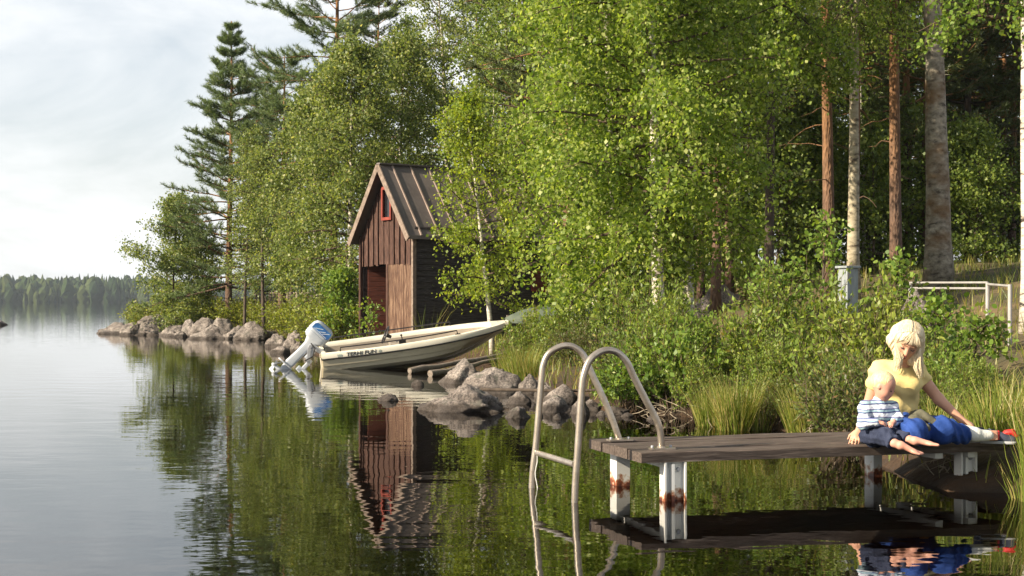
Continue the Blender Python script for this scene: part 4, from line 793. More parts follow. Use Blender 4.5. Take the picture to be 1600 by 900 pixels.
# --- forest behind, each stem a tree of its own, sharing a few kinds
FG = 'forest trees behind the bank'
kinds = {
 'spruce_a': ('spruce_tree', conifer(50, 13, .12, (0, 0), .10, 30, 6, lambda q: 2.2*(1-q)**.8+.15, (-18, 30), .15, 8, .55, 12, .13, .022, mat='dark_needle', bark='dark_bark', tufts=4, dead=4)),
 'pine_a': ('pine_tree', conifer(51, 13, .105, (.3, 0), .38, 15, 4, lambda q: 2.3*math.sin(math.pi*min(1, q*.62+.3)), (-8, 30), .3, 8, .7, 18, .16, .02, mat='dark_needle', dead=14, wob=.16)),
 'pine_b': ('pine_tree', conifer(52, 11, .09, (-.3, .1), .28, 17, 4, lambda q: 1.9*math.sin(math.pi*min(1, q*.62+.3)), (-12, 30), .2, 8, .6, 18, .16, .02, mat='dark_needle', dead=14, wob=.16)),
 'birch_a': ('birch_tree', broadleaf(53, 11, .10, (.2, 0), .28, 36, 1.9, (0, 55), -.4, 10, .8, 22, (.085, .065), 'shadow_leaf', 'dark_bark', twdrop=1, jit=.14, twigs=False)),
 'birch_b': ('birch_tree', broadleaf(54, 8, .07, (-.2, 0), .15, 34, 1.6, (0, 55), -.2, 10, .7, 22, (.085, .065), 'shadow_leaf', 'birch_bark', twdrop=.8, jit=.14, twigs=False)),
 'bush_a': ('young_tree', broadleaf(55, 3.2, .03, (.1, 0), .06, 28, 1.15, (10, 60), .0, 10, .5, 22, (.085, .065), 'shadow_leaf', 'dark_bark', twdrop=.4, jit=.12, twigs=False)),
}
FL = {'spruce_a': 'dark drooping spruce', 'pine_a': 'dark crowned pine with bare lower stem', 'pine_b': 'slim dark pine with twisted dead branches',
      'birch_a': 'dull green birch with dark stem', 'birch_b': 'short pale stemmed birch', 'bush_a': 'young shaded tree of the undergrowth'}
rr = random.Random(21); placed = []
order = ['pine_a', 'spruce_a', 'birch_a', 'bush_a', 'pine_b', 'birch_b', 'bush_a', 'spruce_a', 'birch_b', 'birch_a', 'bush_a']
def where(px, d):
    row = 'nearer' if d < 40 else ('middle' if d < 48 else 'farthest')
    for lim, w in ((700, 'behind the boathouse roof'), (900, 'behind the young yellow green birch'), (1050, 'behind the largest bright birch'), (1190, 'around the dark twin stems'), (1310, 'left of the pale straight birch'), (1430, 'behind the orange pines'), (1520, 'behind the stout aspen'), (1600, 'above the handrail')):
        if px < lim: return w+', '+row+' row'
    return 'by the right edge birch, '+row+' row'
n = 0
for tries in range(2500):
    if n >= 70: break
    d = rr.uniform(33, 56); px = rr.uniform(800, 1700)
    if (1165 < px < 1275 or 1490 < px < 1590) and rr.random() < .5: continue
    x, y = (px-800)*d/FPX, d
    if float(sdist(np.array([x]), np.array([y]))[0]) < 3: continue
    if any(math.hypot(x-a, y-b) < 2.1 for a, b in placed): continue
    k = order[n % len(order)]
    nm, me = kinds[k]; placed.append((x, y)); s = rr.uniform(.8, 1.15)
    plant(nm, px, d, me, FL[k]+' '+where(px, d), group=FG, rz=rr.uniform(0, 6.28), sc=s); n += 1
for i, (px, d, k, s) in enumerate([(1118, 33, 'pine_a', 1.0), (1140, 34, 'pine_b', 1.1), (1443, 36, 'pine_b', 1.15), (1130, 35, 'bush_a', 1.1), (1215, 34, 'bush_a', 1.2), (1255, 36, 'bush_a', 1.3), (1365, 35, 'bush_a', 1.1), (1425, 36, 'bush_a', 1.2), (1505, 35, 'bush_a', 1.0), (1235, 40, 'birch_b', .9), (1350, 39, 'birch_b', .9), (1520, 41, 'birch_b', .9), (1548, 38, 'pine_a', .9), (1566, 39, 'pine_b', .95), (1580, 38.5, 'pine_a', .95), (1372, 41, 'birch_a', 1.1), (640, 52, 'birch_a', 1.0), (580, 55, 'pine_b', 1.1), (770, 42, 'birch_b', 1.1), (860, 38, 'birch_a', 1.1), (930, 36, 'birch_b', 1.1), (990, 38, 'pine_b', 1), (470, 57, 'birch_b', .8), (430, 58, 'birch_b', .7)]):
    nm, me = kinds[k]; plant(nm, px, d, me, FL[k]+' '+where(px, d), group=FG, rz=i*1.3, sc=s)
# --- alders and shrubs on the bank
al = dict(leaf=(.058, .045), mat='alder_leaf', bark='dark_bark', hexa=True, twdrop=.15, jit=.05)
plant('alder_bush', 1222, 17.5, broadleaf(60, 1.35, .018, (-.2, 0), .08, 15, .48, (20, 72), .1, 7, .3, 9, **al), 'broad leaved alder bush nearest the birch trunks', 'bush')
plant('alder_bush', 1278, 17.0, broadleaf(61, 1.9, .02, (.1, 0), .08, 17, .50, (20, 75), .1, 7, .3, 9, **al), 'tallest broad leaved alder bush left of the grey box post', 'bush')
plant('alder_bush', 1385, 16.5, broadleaf(62, 1.35, .018, (.15, 0), .08, 14, .45, (15, 70), .1, 7, .3, 9, **al), 'broad leaved alder bush between the grey box post and the aspen', 'bush')
plant('alder_bush', 1450, 15.5, broadleaf(63, .95, .016, (.1, 0), .05, 12, .4, (15, 70), .1, 8, .3, 12, **al), 'low broad leaved alder bush right above the woman', 'bush')
plant('alder_bush', 1515, 14.6, broadleaf(64, .75, .016, (.1, 0), .05, 10, .4, (15, 70), .1, 8, .3, 12, **al), 'broad leaved alder bush left of the handrail post', 'bush')
def shrub(seed, H=1.05, Rr=.62, ns=46, mat='myrtle_leaf', leaf=(.058, .025), lps=72, updown=1.0):
    """multi-stemmed low shrub: fanning stems, side shoots, upright narrow leaves"""
    rng = np.random.default_rng(seed); mb = MB(); C = []; Dn = []
    for i in range(ns):
        az = rng.uniform(0, 6.28); r = Rr*math.sqrt(rng.uniform()); b = np.array([math.cos(az)*r*.45, math.sin(az)*r*.45, 0]); tip = np.array([math.cos(az)*r, math.sin(az)*r, H*(1-.45*(r/Rr)**2)*rng.uniform(.7, 1.12)])
        P = np.array([b+(tip-b)*k/5+rng.normal(size=3)*.02 for k in range(6)]); mb.tube(P, [.006, .005, .005, .004, .003, .002], 4, False)
        for j in range(7):
            f = rng.uniform(.25, .95); p = at(P, f); dd = unit((tip-b)*.8+rng.normal(size=3)*.5); Q = np.array([p, p+dd*rng.uniform(.12, .3)]); mb.tube(Q, [.003, .0015], 3, False)
            k = lps//8; t = rng.uniform(0, 1.05, size=(k, 1)); C.append(Q[0]+(Q[1]-Q[0])*t+rng.normal(size=(k, 3))*.018); Dn.append(np.repeat(dd[None], k, 0))
        k = lps//3; t = rng.uniform(.35, 1.03, size=(k, 1))*5; ii = np.minimum(t.astype(int), 4)[:, 0]; C.append(P[ii]+(P[ii+1]-P[ii])*(t-ii[:, None])+rng.normal(size=(k, 3))*.018); Dn.append(np.repeat(unit(tip-b)[None], k, 0))
    C = np.concatenate(C); Dn = np.concatenate(Dn); V, F = leaf_geo(rng, C, leaf[0], leaf[1], 0, False, Dn*updown)
    tm = bpy.data.meshes.new('stems'); tm.from_pydata([tuple(v) for v in mb.v], [], mb.f); tm.materials.append(M['twig'])
    return tm, mesh_arr('leaves', V, F, M[mat])
SHR = [shrub(70, 1.0, .62), shrub(71, 1.1, .5, 40, 'pale_shrub_leaf', (.055, .026), 64), shrub(72, .85, .7, 46, 'dull_shrub_leaf', (.05, .02), 66), shrub(75, 1.0, .55, 36, 'alder_leaf', (.066, .045), 52), shrub(73, 1.15, .55, 40)]
HEA = [shrub(80+i, .8, .7, 36, 'heath_leaf', (.06, .03), 40, .6) for i in range(2)]
rr = random.Random(33); cnt = 0; sp = []
BG = 'leafy shrubs on the bank behind the dock'; LG = 'low yellow green shrubs above the left rocks'
KN = ['leafy bog shrub', 'pale yellow bog shrub', 'dull low bog shrub', 'round leaved shrub', 'tall bog shrub']
PATHP = [(4.0, 11.1), (4.6, 12.2), (5.1, 13), (5.5, 14.2), (5.9, 15.5), (6.6, 17.2), (7.4, 19), (8.2, 21.5), (9, 24)]
for t_ in range(9000):
    if cnt >= 170: break
    first = cnt < 50
    x = rr.uniform(.2, 4.2) if first else rr.uniform(-.2, 9.5); y = rr.uniform(12.2, 20) if first else rr.uniform(12.2, 30)
    d_ = float(sdist(np.array([x]), np.array([y]))[0]); px = 800+x*FPX/y
    if d_ < .03 or d_ > (1.1 if first else 8.5) or px > 1640 or px < 795: continue
    if px < 955 and d_ < .8: continue
    if any(abs(px-q) < 42 and d_ < 1.0 for q in (1150, 1262)): continue
    if 1300 < px < 1350 and y < 16.7 and d_ > 1.2: continue
    if px > 1500 and y > 15.5: continue
    if abs(px-852) < 45 and 27.5 < y: continue
    if min(math.hypot(x-a, y-b) for a, b in PATHP) < .85: continue
    if any(math.hypot(x-a, y-b) < (.36 if first else .66) for a, b in sp): continue
    sp.append((x, y)); near = d_ < 2.2; s = rr.choice((.65, .8, .95, 1.1, 1.25))*rr.uniform(.9, 1.1)*(1 if d_ > .8 else .8)
    if px > 1400: s = min(s, .95)*.68
    if px > 1500: s *= .75
    k = rr.choice((0, 1, 2, 3, 4, 4))
    row = 'at the water edge' if d_ < .9 else ('in the second row' if near else ('half way up the bank' if d_ < 4.5 else 'at the back of the bank'))
    for lim, w in ((870, 'near the boat bow'), (960, 'behind the ladder arches'), (1060, 'behind the left dock end'), (1160, 'left of the upright tussock'), (1270, 'below the first alder'), (1350, 'behind the grey box post'), (1430, 'behind the woman'), (1530, 'right of the woman'), (1700, 'by the handrail')):
        if px < lim: lab = KN[k]+' '+row+', '+w; break
    plant('bog_shrub', 0, 0, SHR[k], lab, 'shrub', BG, rr.uniform(0, 6.28), (s, s, s*rr.uniform(.85, 1.15)), xy=(x, y), nm=('stems', 'leaves')); cnt += 1
cnt = 0; sp = []
for t_ in range(4000):
    if cnt >= 140: break
    y = rr.uniform(33, 62); px = rr.uniform(225, 640); x = (px-800)*y/FPX; d_ = float(sdist(np.array([x]), np.array([y]))[0])
    if d_ < (.9 if px < 440 else .5) or d_ > 6.5 or any(math.hypot(x-a, y-b) < .68 for a, b in sp): continue
    if y < 41.5 and px > 560: continue
    if math.hypot(x+2.9, y-35) < 2.0: continue
    sp.append((x, y)); s = rr.uniform(1.1, 1.8)
    plant('heath_shrub', 0, 0, HEA[cnt % 2], ('low shrub' if cnt % 2 else 'yellow green shrub')+' '+('right above the boulders' if d_ < 1.6 else ('behind the first low shrubs' if d_ < 3.6 else 'under the trees'))+' '+('at the tip of the left point' if px < 300 else ('below the pointed pine' if px < 390 else ('before the pole fence' if px < 490 else 'left of the boathouse'))), 'shrub', LG, rr.uniform(0, 6.28), (s, s, s*.85), xy=(x, y), nm=('stems', 'leaves')); cnt += 1
# --- sedge tussocks and reeds
def blades(rng, n, Rb, H, w, lean=.45, droop=.25, seg=4):
    az = rng.uniform(0, 6.28, n); r = Rb*np.sqrt(rng.uniform(0, 1, n)); b = np.stack([np.cos(az)*r, np.sin(az)*r, np.zeros(n)], 1)
    a2 = az+rng.normal(size=n)*.7; ln = lean*(.25+r/Rb)*rng.uniform(.3, 1.2, n); h = H*rng.uniform(.5, 1.1, n); dx = np.stack([np.cos(a2), np.sin(a2), np.zeros(n)], 1); sd = np.stack([-np.sin(a2+rng.normal(size=n)), np.cos(a2), np.zeros(n)], 1); sd = unit(sd)
    V = []
    for k in range(seg+1):
        t = k/seg; p = b+dx*(ln*h*t+droop*h*t**3*rng.uniform(.2, 1.5, n)*.6)[:, None]; p[:, 2] += h*(t-.25*droop*t**3); ww = w*(1-t**1.6)+.0008
        V += [p-sd*ww/2, p+sd*ww/2]
    V = np.stack(V, 1).reshape(-1, 3); m = 2*(seg+1); base = np.arange(n)[:, None]*m; F = np.concatenate([base+np.array([[2*k, 2*k+1, 2*k+3, 2*k+2]]) for k in range(seg)], 0)
    return V, F
def tussock(seed, n, Rb, H, w=.007, lean=.35, mat='reed'):
    V, F = blades(np.random.default_rng(seed), n, Rb, H, w, lean); return mesh_arr('sedge_tussock', V, F, M[mat])
def put(name, me, x, y, z, label, cat, group=None, rz=0, sc=1):
    o = obj(name, me, None, (x, y, z)); o.rotation_euler[2] = rz; o.scale = (sc,)*3; return tag(o, label, cat, group)
TG = 'sedge tussocks standing along the shore'
for i, (px, py, H, Rb, n_, lab) in enumerate([(1150, 672, .62, .17, 700, 'dense upright sedge tussock at the shore behind the dock middle'), (1112, 665, .5, .15, 350, 'narrow sedge tussock just left of the dense upright one'),
        (1262, 682, .62, .17, 620, 'broad arching sedge tussock left of the toddler'), (1300, 684, .4, .14, 180, 'short sedge tussock behind the toddler'), (1185, 672, .4, .12, 160, 'thin sedge tussock between the two big ones'),
        (1490, 694, .45, .2, 300, 'sedge tussock behind the woman and her outstretched arm'), (1545, 700, .45, .18, 260, 'sedge tussock behind the shoes at the dock end'), (1440, 690, .4, .16, 200, 'sedge tussock directly behind the woman'),
        (640, 572, .5, .3, 160, 'sparse tall grass tuft under the boathouse corner'), (818, 600, .65, .25, 500, 'grass tuft beside the bow above the boulders'), (795, 585, .55, .22, 350, 'small grass tuft right under the boat bow'), (1365, 688, .35, .14, 160, 'sedge tussock half hidden by the toddler')]):
    p = shore(px, py); H2 = H
    put('sedge_tussock', tussock(200+i, n_, Rb, H2), p.x, p.y, max(-.05, gz(p.x, p.y)-.02), lab, 'grass', TG)
for i, (x, y, H, n_, lab) in enumerate([(3.62, 9.95, .62, 260, 'tall reed clump at the end of the dock by the shoes'), (3.45, 9.62, .5, 130, 'thin reed clump in front of the last dock post'), (3.82, 9.6, .66, 260, 'tall reed clump cut by the right edge beside the dock'), (3.95, 10.3, .7, 300, 'reed clump behind the dock end at the right edge'), (3.55, 10.75, .5, 260, 'short reed clump on the mud behind the red strapped shoe'), (3.9, 11.2, .45, 240, 'low sedge clump between the shoes and the path'), (3.3, 11.3, .42, 240, 'low sedge clump behind the white sock'), (4.3, 10.7, .5, 240, 'sedge clump cut by the right edge, above the reeds')]):
    put('reed_clump', tussock(230+i, n_, .17, H, .010, .25), x, y, max(-.12, gz(x, y)), lab, 'reeds', 'reeds at the dock end')
x, y = shore(655, 560).x, 33.4; put('rush_stems', tussock(240, 34, .22, 1.05, .012, .5, 'grass'), -1.9, 33.2, gz(-1.9, 33.2), 'few long dry stalks before the boathouse corner post', 'grass')
# --- ground cover: one mass nobody could count
rng = np.random.default_rng(300); n_ = 90000
gxs = rng.uniform(-17, 20, n_); gys = rng.uniform(10, 62, n_); dd = sdist(gxs, gys); keep = (dd > .05) & (rng.uniform(0, 1, n_) < np.where(dd < 2.5, 1, .6)) & (np.abs((gxs/gys)) < .40)
pth = np.array([(3.6, 10.6), (4.4, 11.6), (5.1, 13), (5.9, 15.5), (7.4, 19), (9, 24), (11, 30)])
for a, b in zip(pth[:-1], pth[1:]):
    e = b-a; t = np.clip(((gxs-a[0])*e[0]+(gys-a[1])*e[1])/(e@e), 0, 1); keep &= np.hypot(gxs-a[0]-t*e[0], gys-a[1]-t*e[1]) > .42
gxs, gys = gxs[keep], gys[keep]; m_ = len(gxs); V, F = blades(rng, m_, .001, .26, .011, .5, .3, 2); V = V.reshape(m_, 6, 3)
V *= np.where(gys < 16, .8, 1.2)[:, None, None]; V += np.stack([gxs, gys, height(gxs, gys)-.01], 1)[:, None, :]
tag(obj('grass', mesh_arr('grass', V.reshape(-1, 3), F, M['grass'])), 'short green and straw coloured grass covering the bank', 'grass', kind='stuff')
# dead twigs drooping over the water behind the dock
for i, (px, py, d, lab) in enumerate([(1105, 650, 15.3, 'pale bare forked branch hanging into the water behind the dock'), (1320, 660, 13.4, 'tangle of pale dry stalks at the shore left of the toddler'), (1035, 640, 16.4, 'brown dead twigs under the shrubs behind the ladder foot'), (1480, 718, 10.6, 'tangle of thin dead twigs under the dock end')]):
    rg = np.random.default_rng(400+i); m = MB(); b = K(px, py, d)
    for j in range((7, 46, 20, 26)[i]):
        a = rg.uniform(0, 6.28); P = limb(rg, np.array([rg.normal()*.14*(i > 0), rg.normal()*.1, rg.uniform(-.06, .06)]), np.array([math.cos(a), math.sin(a)*.5, rg.uniform(-.5, .5 if i != 3 else .2)]), rg.uniform(.12, .42), 5, -.5, .25); m.tube(P, [.006, .005, .004, .003, .002, .0012], 4, False)
    o = m.build('dead_branch', M['dry_twig']); o.location = b; tag(o, lab, 'branch', 'dead twigs at the shore')
# --- far shore
def far_shore():
    rg = np.random.default_rng(500); V = []; F = []; base = 0
    def wood(nn, ylo, yhi, hlo, hhi, xlo, xhi):
        nonlocal base
        for i in range(nn):
            y = rg.uniform(ylo, yhi); x = rg.uniform(xlo, xhi)
            u = (x-xlo)/(xhi-xlo); h = rg.uniform(hlo, hhi)*(1.05-.35*sm(np.array((x+330)/260.))); k = 7; con = rg.uniform() < .6; zg_ = max(0., hillz(x, y))-1
            rings = [(.0, .55), (.18, 1.0), (.4, .92), (.62, .62), (.82, .32)] if con else [(.0, .5), (.25, 1.0), (.5, 1.1), (.75, .85), (.93, .4)]
            w = h*(.16 if con else .24); ring0 = base
            for t, r in rings:
                a = np.arange(k)*2*np.pi/k+rg.uniform(0, 1); q = w*r*rg.uniform(.65, 1.25, k); V.append(np.stack([x+np.cos(a)*q, y+np.sin(a)*q, zg_+h*t+rg.normal(size=k)*h*.03], 1))
            V.append(np.array([[x+rg.normal()*.2, y, zg_+h*(1.03 if con else .99)]])); m = len(rings)
            for r_ in range(m-1):
                for j in range(k): F.append((ring0+r_*k+j, ring0+r_*k+(j+1) % k, ring0+(r_+1)*k+(j+1) % k, ring0+(r_+1)*k+j))
            for j in range(k): F.append((ring0+(m-1)*k+j, ring0+(m-1)*k+(j+1) % k, ring0+m*k, ring0+m*k))
            base += m*k+1
    wood(4200, 930, 1120, 7.5, 18.5, -480, 460)
    me = bpy.data.meshes.new('far_wood'); me.from_pydata(np.concatenate(V).tolist(), [], [f if f[2] != f[3] else f[:3] for f in F]); me.materials.append(M['far_wood'])
    tag(obj('far_wood', me), 'continuous dark green forest along the far lake shore', 'forest', kind='stuff')
def hillz(x, y): return float(np.clip((y-920)/200., -1, 1)*6+2*math.sin(x*.008+1))
M['far_wood'] = mat_leaf('distant forest', [(0, (.018, .035, .015)), (.5, (.035, .058, .02)), (1, (.07, .09, .03))], (1.5, 1.6, .8), .15, .9, .1)
hx = np.linspace(-900, 900, 70); hy = np.concatenate([np.linspace(905, 1150, 22), [1500, 2200]])
HX, HY = np.meshgrid(hx, hy, indexing='ij'); HZ = np.clip((HY-920)/200., -1, 1)*6+2*np.sin(HX*.008+1)+1.2*np.sin(HX*.03+HY*.02); HZ = np.where(HY < 912, -2.5, HZ)
nx, ny = HX.shape; idx = np.arange(nx*ny).reshape(nx, ny); F = np.stack([idx[:-1, :-1], idx[1:, :-1], idx[1:, 1:], idx[:-1, 1:]], -1).reshape(-1, 4)
tag(obj('hills', mesh_arr('hills', np.stack([HX, HY, HZ], -1), F, M['ground'], True)), kind='structure')
far_shore()
HAZE = True
if HAZE:
    m_, n_, l_ = newmat('haze'); o_ = n_.new('ShaderNodeOutputMaterial'); v_ = n_.new('ShaderNodeVolumePrincipled'); v_.inputs['Density'].default_value = .00017; v_.inputs['Color'].default_value = (.72, .82, .92, 1); v_.inputs['Anisotropy'].default_value = .2; l_.new(v_.outputs[0], o_.inputs['Volume'])
    m = MB(); m.box((0, 1500, 12.5), (7000, 4600, 38)); tag(m.build('haze', m_), kind='stuff')
for i, (x, y, k, s, lab) in enumerate([(.35, 25.2, 0, 1.0, 'leafy bog shrub directly right of the boat bow'), (.75, 24.2, 4, .9, 'tall bog shrub between the bow and the speckled boulder'), (.55, 26.6, 1, 1.0, 'pale yellow shrub in front of the covered boat'), (1.1, 23.2, 2, .9, 'dull shrub above the brown angular boulder'), (1.15, 25.6, 4, .95, 'tall bog shrub at the right end of the covered boat')]):
    plant('bog_shrub', 0, 0, SHR[k], lab, 'shrub', BG, i*1.4, s, xy=(x, y), nm=('stems', 'leaves'))
# ------------------------------------------------------------------ people, grown as smooth blended surfaces
class SDF:
    def __init__(s): s.p = []
    def cap(s, a, b, ra, rb, k=.02, sub=False): s.p.append(('c', np.array(a, float), np.array(b, float), ra, rb, k, sub)); return s
    def ell(s, c, r, Rm=None, k=.02, sub=False): s.p.append(('e', np.array(c, float), np.array(r, float), np.array(Rm if Rm is not None else np.eye(3)), 0, k, sub)); return s
    def val(s, P):
        D = np.full(P.shape[:-1], 1.0); x0 = P[0, 0, 0]; st = P[1, 1, 1]-x0; nn = np.array(P.shape[:3])
        for q in s.p:
            if q[0] == 'c': r = max(q[3], q[4])+.05; lo = np.minimum(q[1], q[2])-r; hi = np.maximum(q[1], q[2])+r
            else: r = float(np.max(q[2]))+.05; lo = q[1]-r; hi = q[1]+r
            i0 = np.clip(((lo-x0)/st).astype(int), 0, nn); i1 = np.clip(((hi-x0)/st).astype(int)+2, 0, nn)
            if (i1 <= i0).any(): continue
            sl = tuple(slice(a, b) for a, b in zip(i0, i1)); p = P[sl]; d = D[sl]
            if q[0] == 'c':
                _, a, b, ra, rb, k, sub = q; ab = b-a; t = np.clip(((p-a)@ab)/(ab@ab+1e-12), 0, 1); w = p-a-t[..., None]*ab; v = np.sqrt((w*w).sum(-1))-(ra+(rb-ra)*t)
            else:
                _, c, r, Rm, _, k, sub = q; L = (p-c)@Rm; A1 = L/r; A2 = A1/r; k0 = np.sqrt((A1*A1).sum(-1)); v = k0*(k0-1)/(np.sqrt((A2*A2).sum(-1))+1e-9)
            if sub: h = np.clip(.5-.5*(d+v)/k, 0, 1); D[sl] = d+(-v-d)*h+k*h*(1-h)
            else: h = np.clip(.5+.5*(v-d)/k, 0, 1); D[sl] = v+(d-v)*h-k*h*(1-h)
        return D
def surf(name, f, lo, hi, res, mat, parent, extra=None, disp=None):
    """surface nets of a distance field, coordinates local to the parent"""
    lo = np.array(lo, float); hi = np.array(hi, float); n = np.ceil((hi-lo)/res).astype(int)+1
    ax = [lo[i]+np.arange(n[i])*res for i in range(3)]; P = np.stack(np.meshgrid(*ax, indexing='ij'), -1); D = f(P)
    if disp is not None: D = D+disp(P)
    if extra is not None: D = np.maximum(D, extra(P))
    D[0], D[-1], D[:, 0], D[:, -1], D[:, :, 0], D[:, :, -1] = 1, 1, 1, 1, 1, 1
    ins = D < 0; nc = n-1; acc = np.zeros(tuple(nc)+(3,)); cnt = np.zeros(tuple(nc))
    cs = [(a, b, c) for a in (0, 1) for b in (0, 1) for c in (0, 1)]
    sl = lambda c: tuple(slice(c[i], c[i]+nc[i]) for i in range(3))
    for c0 in cs:
        for axx in range(3):
            if c0[axx] == 0:
                c1 = list(c0); c1[axx] = 1; v0, v1 = D[sl(c0)], D[sl(c1)]; x = (v0 < 0) != (v1 < 0); t = np.where(x, v0/(v0-v1+1e-12), 0); pt = np.zeros(tuple(nc)+(3,)); pt[..., :] = c0; pt[..., axx] += t; acc += pt*x[..., None]; cnt += x
    act = cnt > 0; ids = -np.ones(tuple(nc), dtype=np.int64); ids[act] = np.arange(act.sum()); g = np.stack(np.meshgrid(*[np.arange(k) for k in nc], indexing='ij'), -1)[act]
    V = lo+(g+acc[act]/cnt[act][:, None])*res; F = []
    for axx in range(3):
        u, w = (axx+1) % 3, (axx+2) % 3; s0 = [slice(1, nc[i]) for i in range(3)]; s0[axx] = slice(0, nc[axx]); s1 = list(s0); s1[axx] = slice(1, nc[axx]+1)
        a, b = ins[tuple(s0)], ins[tuple(s1)]; E = np.argwhere(a != b); off = np.array([sx.start for sx in s0]); sg = a[a != b]; E = E+off
        du = np.zeros(3, int); du[u] = 1; dw = np.zeros(3, int); dw[w] = 1; get = lambda q: ids[q[:, 0], q[:, 1], q[:, 2]]
        Q = np.stack([get(E-du-dw), get(E-dw), get(E), get(E-du)], 1); Q[~sg] = Q[~sg][:, ::-1]; F.append(Q)
    F = np.concatenate(F); F = F[(F >= 0).all(1)]
    # relax
    me = bpy.data.meshes.new(name); me.from_pydata(V.tolist(), [], F.tolist()); bm = bmesh.new(); bm.from_mesh(me)
    for _ in range(3): bmesh.ops.smooth_vert(bm, verts=bm.verts, factor=.4, use_axis_x=True, use_axis_y=True, use_axis_z=True)
    bm.to_mesh(me); bm.free(); me.materials.append(mat)
    for p in me.polygons: p.use_smooth = True
    return obj(name, me, parent)
def rotm(fwd, up):
    """columns: right, forward, up (local x, y, z) for a head looking along fwd"""
    f = Vector(fwd).normalized(); u = Vector(up); r = f.cross(u).normalized(); u = r.cross(f).normalized(); return np.array([[r.x, f.x, u.x], [r.y, f.y, u.y], [r.z, f.z, u.z]])
def head(S_, C, Rm, s, child=False):
    """skull, jaw, nose, brow, cheeks, lips, ears; local x right, y forward, z up, s = head height"""
    C = np.array(C, float); T = lambda x, y, z: C+Rm@(np.array([x, y, z])*s); k = .02*s/.22
    if child:
        S_.ell(T(0, -.04, .12), np.array([.40, .47, .42])*s, Rm, k*1.5); S_.ell(T(0, .13, -.18), np.array([.29, .26, .26])*s, Rm, k*2.5)
        for sx in (-1, 1): S_.ell(T(sx*.17, .22, -.20), np.array([.12, .12, .12])*s, Rm, k*1.5)
        S_.ell(T(0, .27, -.37), np.array([.09, .08, .07])*s, Rm, k*1.5)
        S_.ell(T(0, .395, -.10), np.array([.055, .07, .05])*s, Rm, k*.8)
    else:
        S_.ell(T(0, -.05, .13), np.array([.335, .42, .37])*s, Rm, k*1.5); S_.ell(T(0, .10, -.15), np.array([.25, .27, .30])*s, Rm, k*2.5)
        for sx in (-1, 1): S_.ell(T(sx*.16, .22, -.10), np.array([.10, .09, .08])*s, Rm, k*1.4)
        S_.ell(T(0, .27, -.41), np.array([.10, .09, .07])*s, Rm, k*1.4)
        S_.cap(T(0, .36, .06), T(0, .46, -.12), .035*s, .055*s, k*.9)
    e = .02 if not child else -.04
    for sx in (-1, 1):
        S_.ell(T(sx*.15, .40 if child else .385, e), np.array([.085, .05, .05])*s, Rm, k*.8, True)      # eye sockets
        S_.ell(T(sx*.15, .335 if child else .325, e), np.array([.065, .06, .045])*s, Rm, k*.4)           # lids
        S_.ell(T(sx*(.41 if child else .34), -.02, -.05), np.array([.035, .075, .10])*s, Rm, k*.4)       # ears
        S_.ell(T(sx*(.44 if child else .37), .0, -.05), np.array([.02, .04, .06])*s, Rm, k*.3, True)
    mz = -.255 if not child else -.235; S_.ell(T(0, .38 if child else .365, mz+.02), np.array([.095, .045, .03])*s, Rm, k*.5); S_.ell(T(0, .365 if child else .35, mz-.04), np.array([.08, .045, .03])*s, Rm, k*.5)
    return T
def hand(S_, wrist, d, palm_n, s, curl=.5, side=1, spread=.12, k=.006):
    """palm, four unequal bent fingers and a thumb leaving the palm side; s = hand length"""
    d = Vector(d).normalized(); n = Vector(palm_n).normalized(); n = (n-d*n.dot(d)).normalized(); x = d.cross(n).normalized()*side; w = Vector(wrist)
    S_.cap(w, w+d*s*.42, s*.14, s*.14, k)
    for i, (o, L, r) in enumerate(((-.17, .40, .052), (-.06, .47, .055), (.06, .44, .053), (.17, .34, .047))):
        b = w+x*o*s+d*s*.36; S_.cap(w+x*o*.6*s+d*s*.1, b+d*s*.1, s*.085, s*.075, k); dd = (d+x*o*spread*4).normalized(); p = b+d*s*.06
        for j, f in enumerate((.42, .32, .26)):
            a = curl*(j+.4)*.75; q = p+(dd*math.cos(a)+n*math.sin(a))*L*s*f; S_.cap(p, q, s*r*(1-.1*j), s*r*(.9-.1*j), k*.6); p = q
    b = w+d*s*.12-x*s*.15; p = b+(d*.55-x*.75+n*.3).normalized()*s*.22; q = p+(d*.9-x*.2+n*.35).normalized()*s*.2; S_.cap(w+d*s*.06, b, s*.1, s*.085, k); S_.cap(b, p, s*.075, s*.06, k); S_.cap(p, q, s*.058, s*.045, k)
def foot(S_, heel, d, up, s, k=.008, side=1):
    d = Vector(d).normalized(); u = Vector(up); u = (u-d*u.dot(d)).normalized(); x = d.cross(u).normalized()*side; h = Vector(heel)
    S_.ell(h+d*s*.02+u*s*.02, (s*.15, s*.17, s*.15), rotm(d, u), k*1.5); S_.cap(h+u*s*.06, h+d*s*.55+u*s*.0, s*.14, s*.11, k*2); S_.ell(h+d*s*.6, (s*.20, s*.20, s*.09), rotm(d, u), k*1.5)
    for i, (o, L, r) in enumerate(((-.14, .24, .075), (-.05, .22, .052), (.02, .20, .05), (.09, .17, .047), (.15, .14, .043))): S_.cap(h+d*s*.62+x*o*s, h+d*s*(.66+L)+x*o*s*1.1+u*s*.015, s*r, s*r*.85, k*.5)
def hair_strand_mesh(name, mat, parent, curves, r):
    m = MB()
    for c in curves: m.tube(c, [r*.5]+[r]*(len(c)-2)+[r*.35], 5, False)
    return m.build(name, mat, parent, smooth=True)

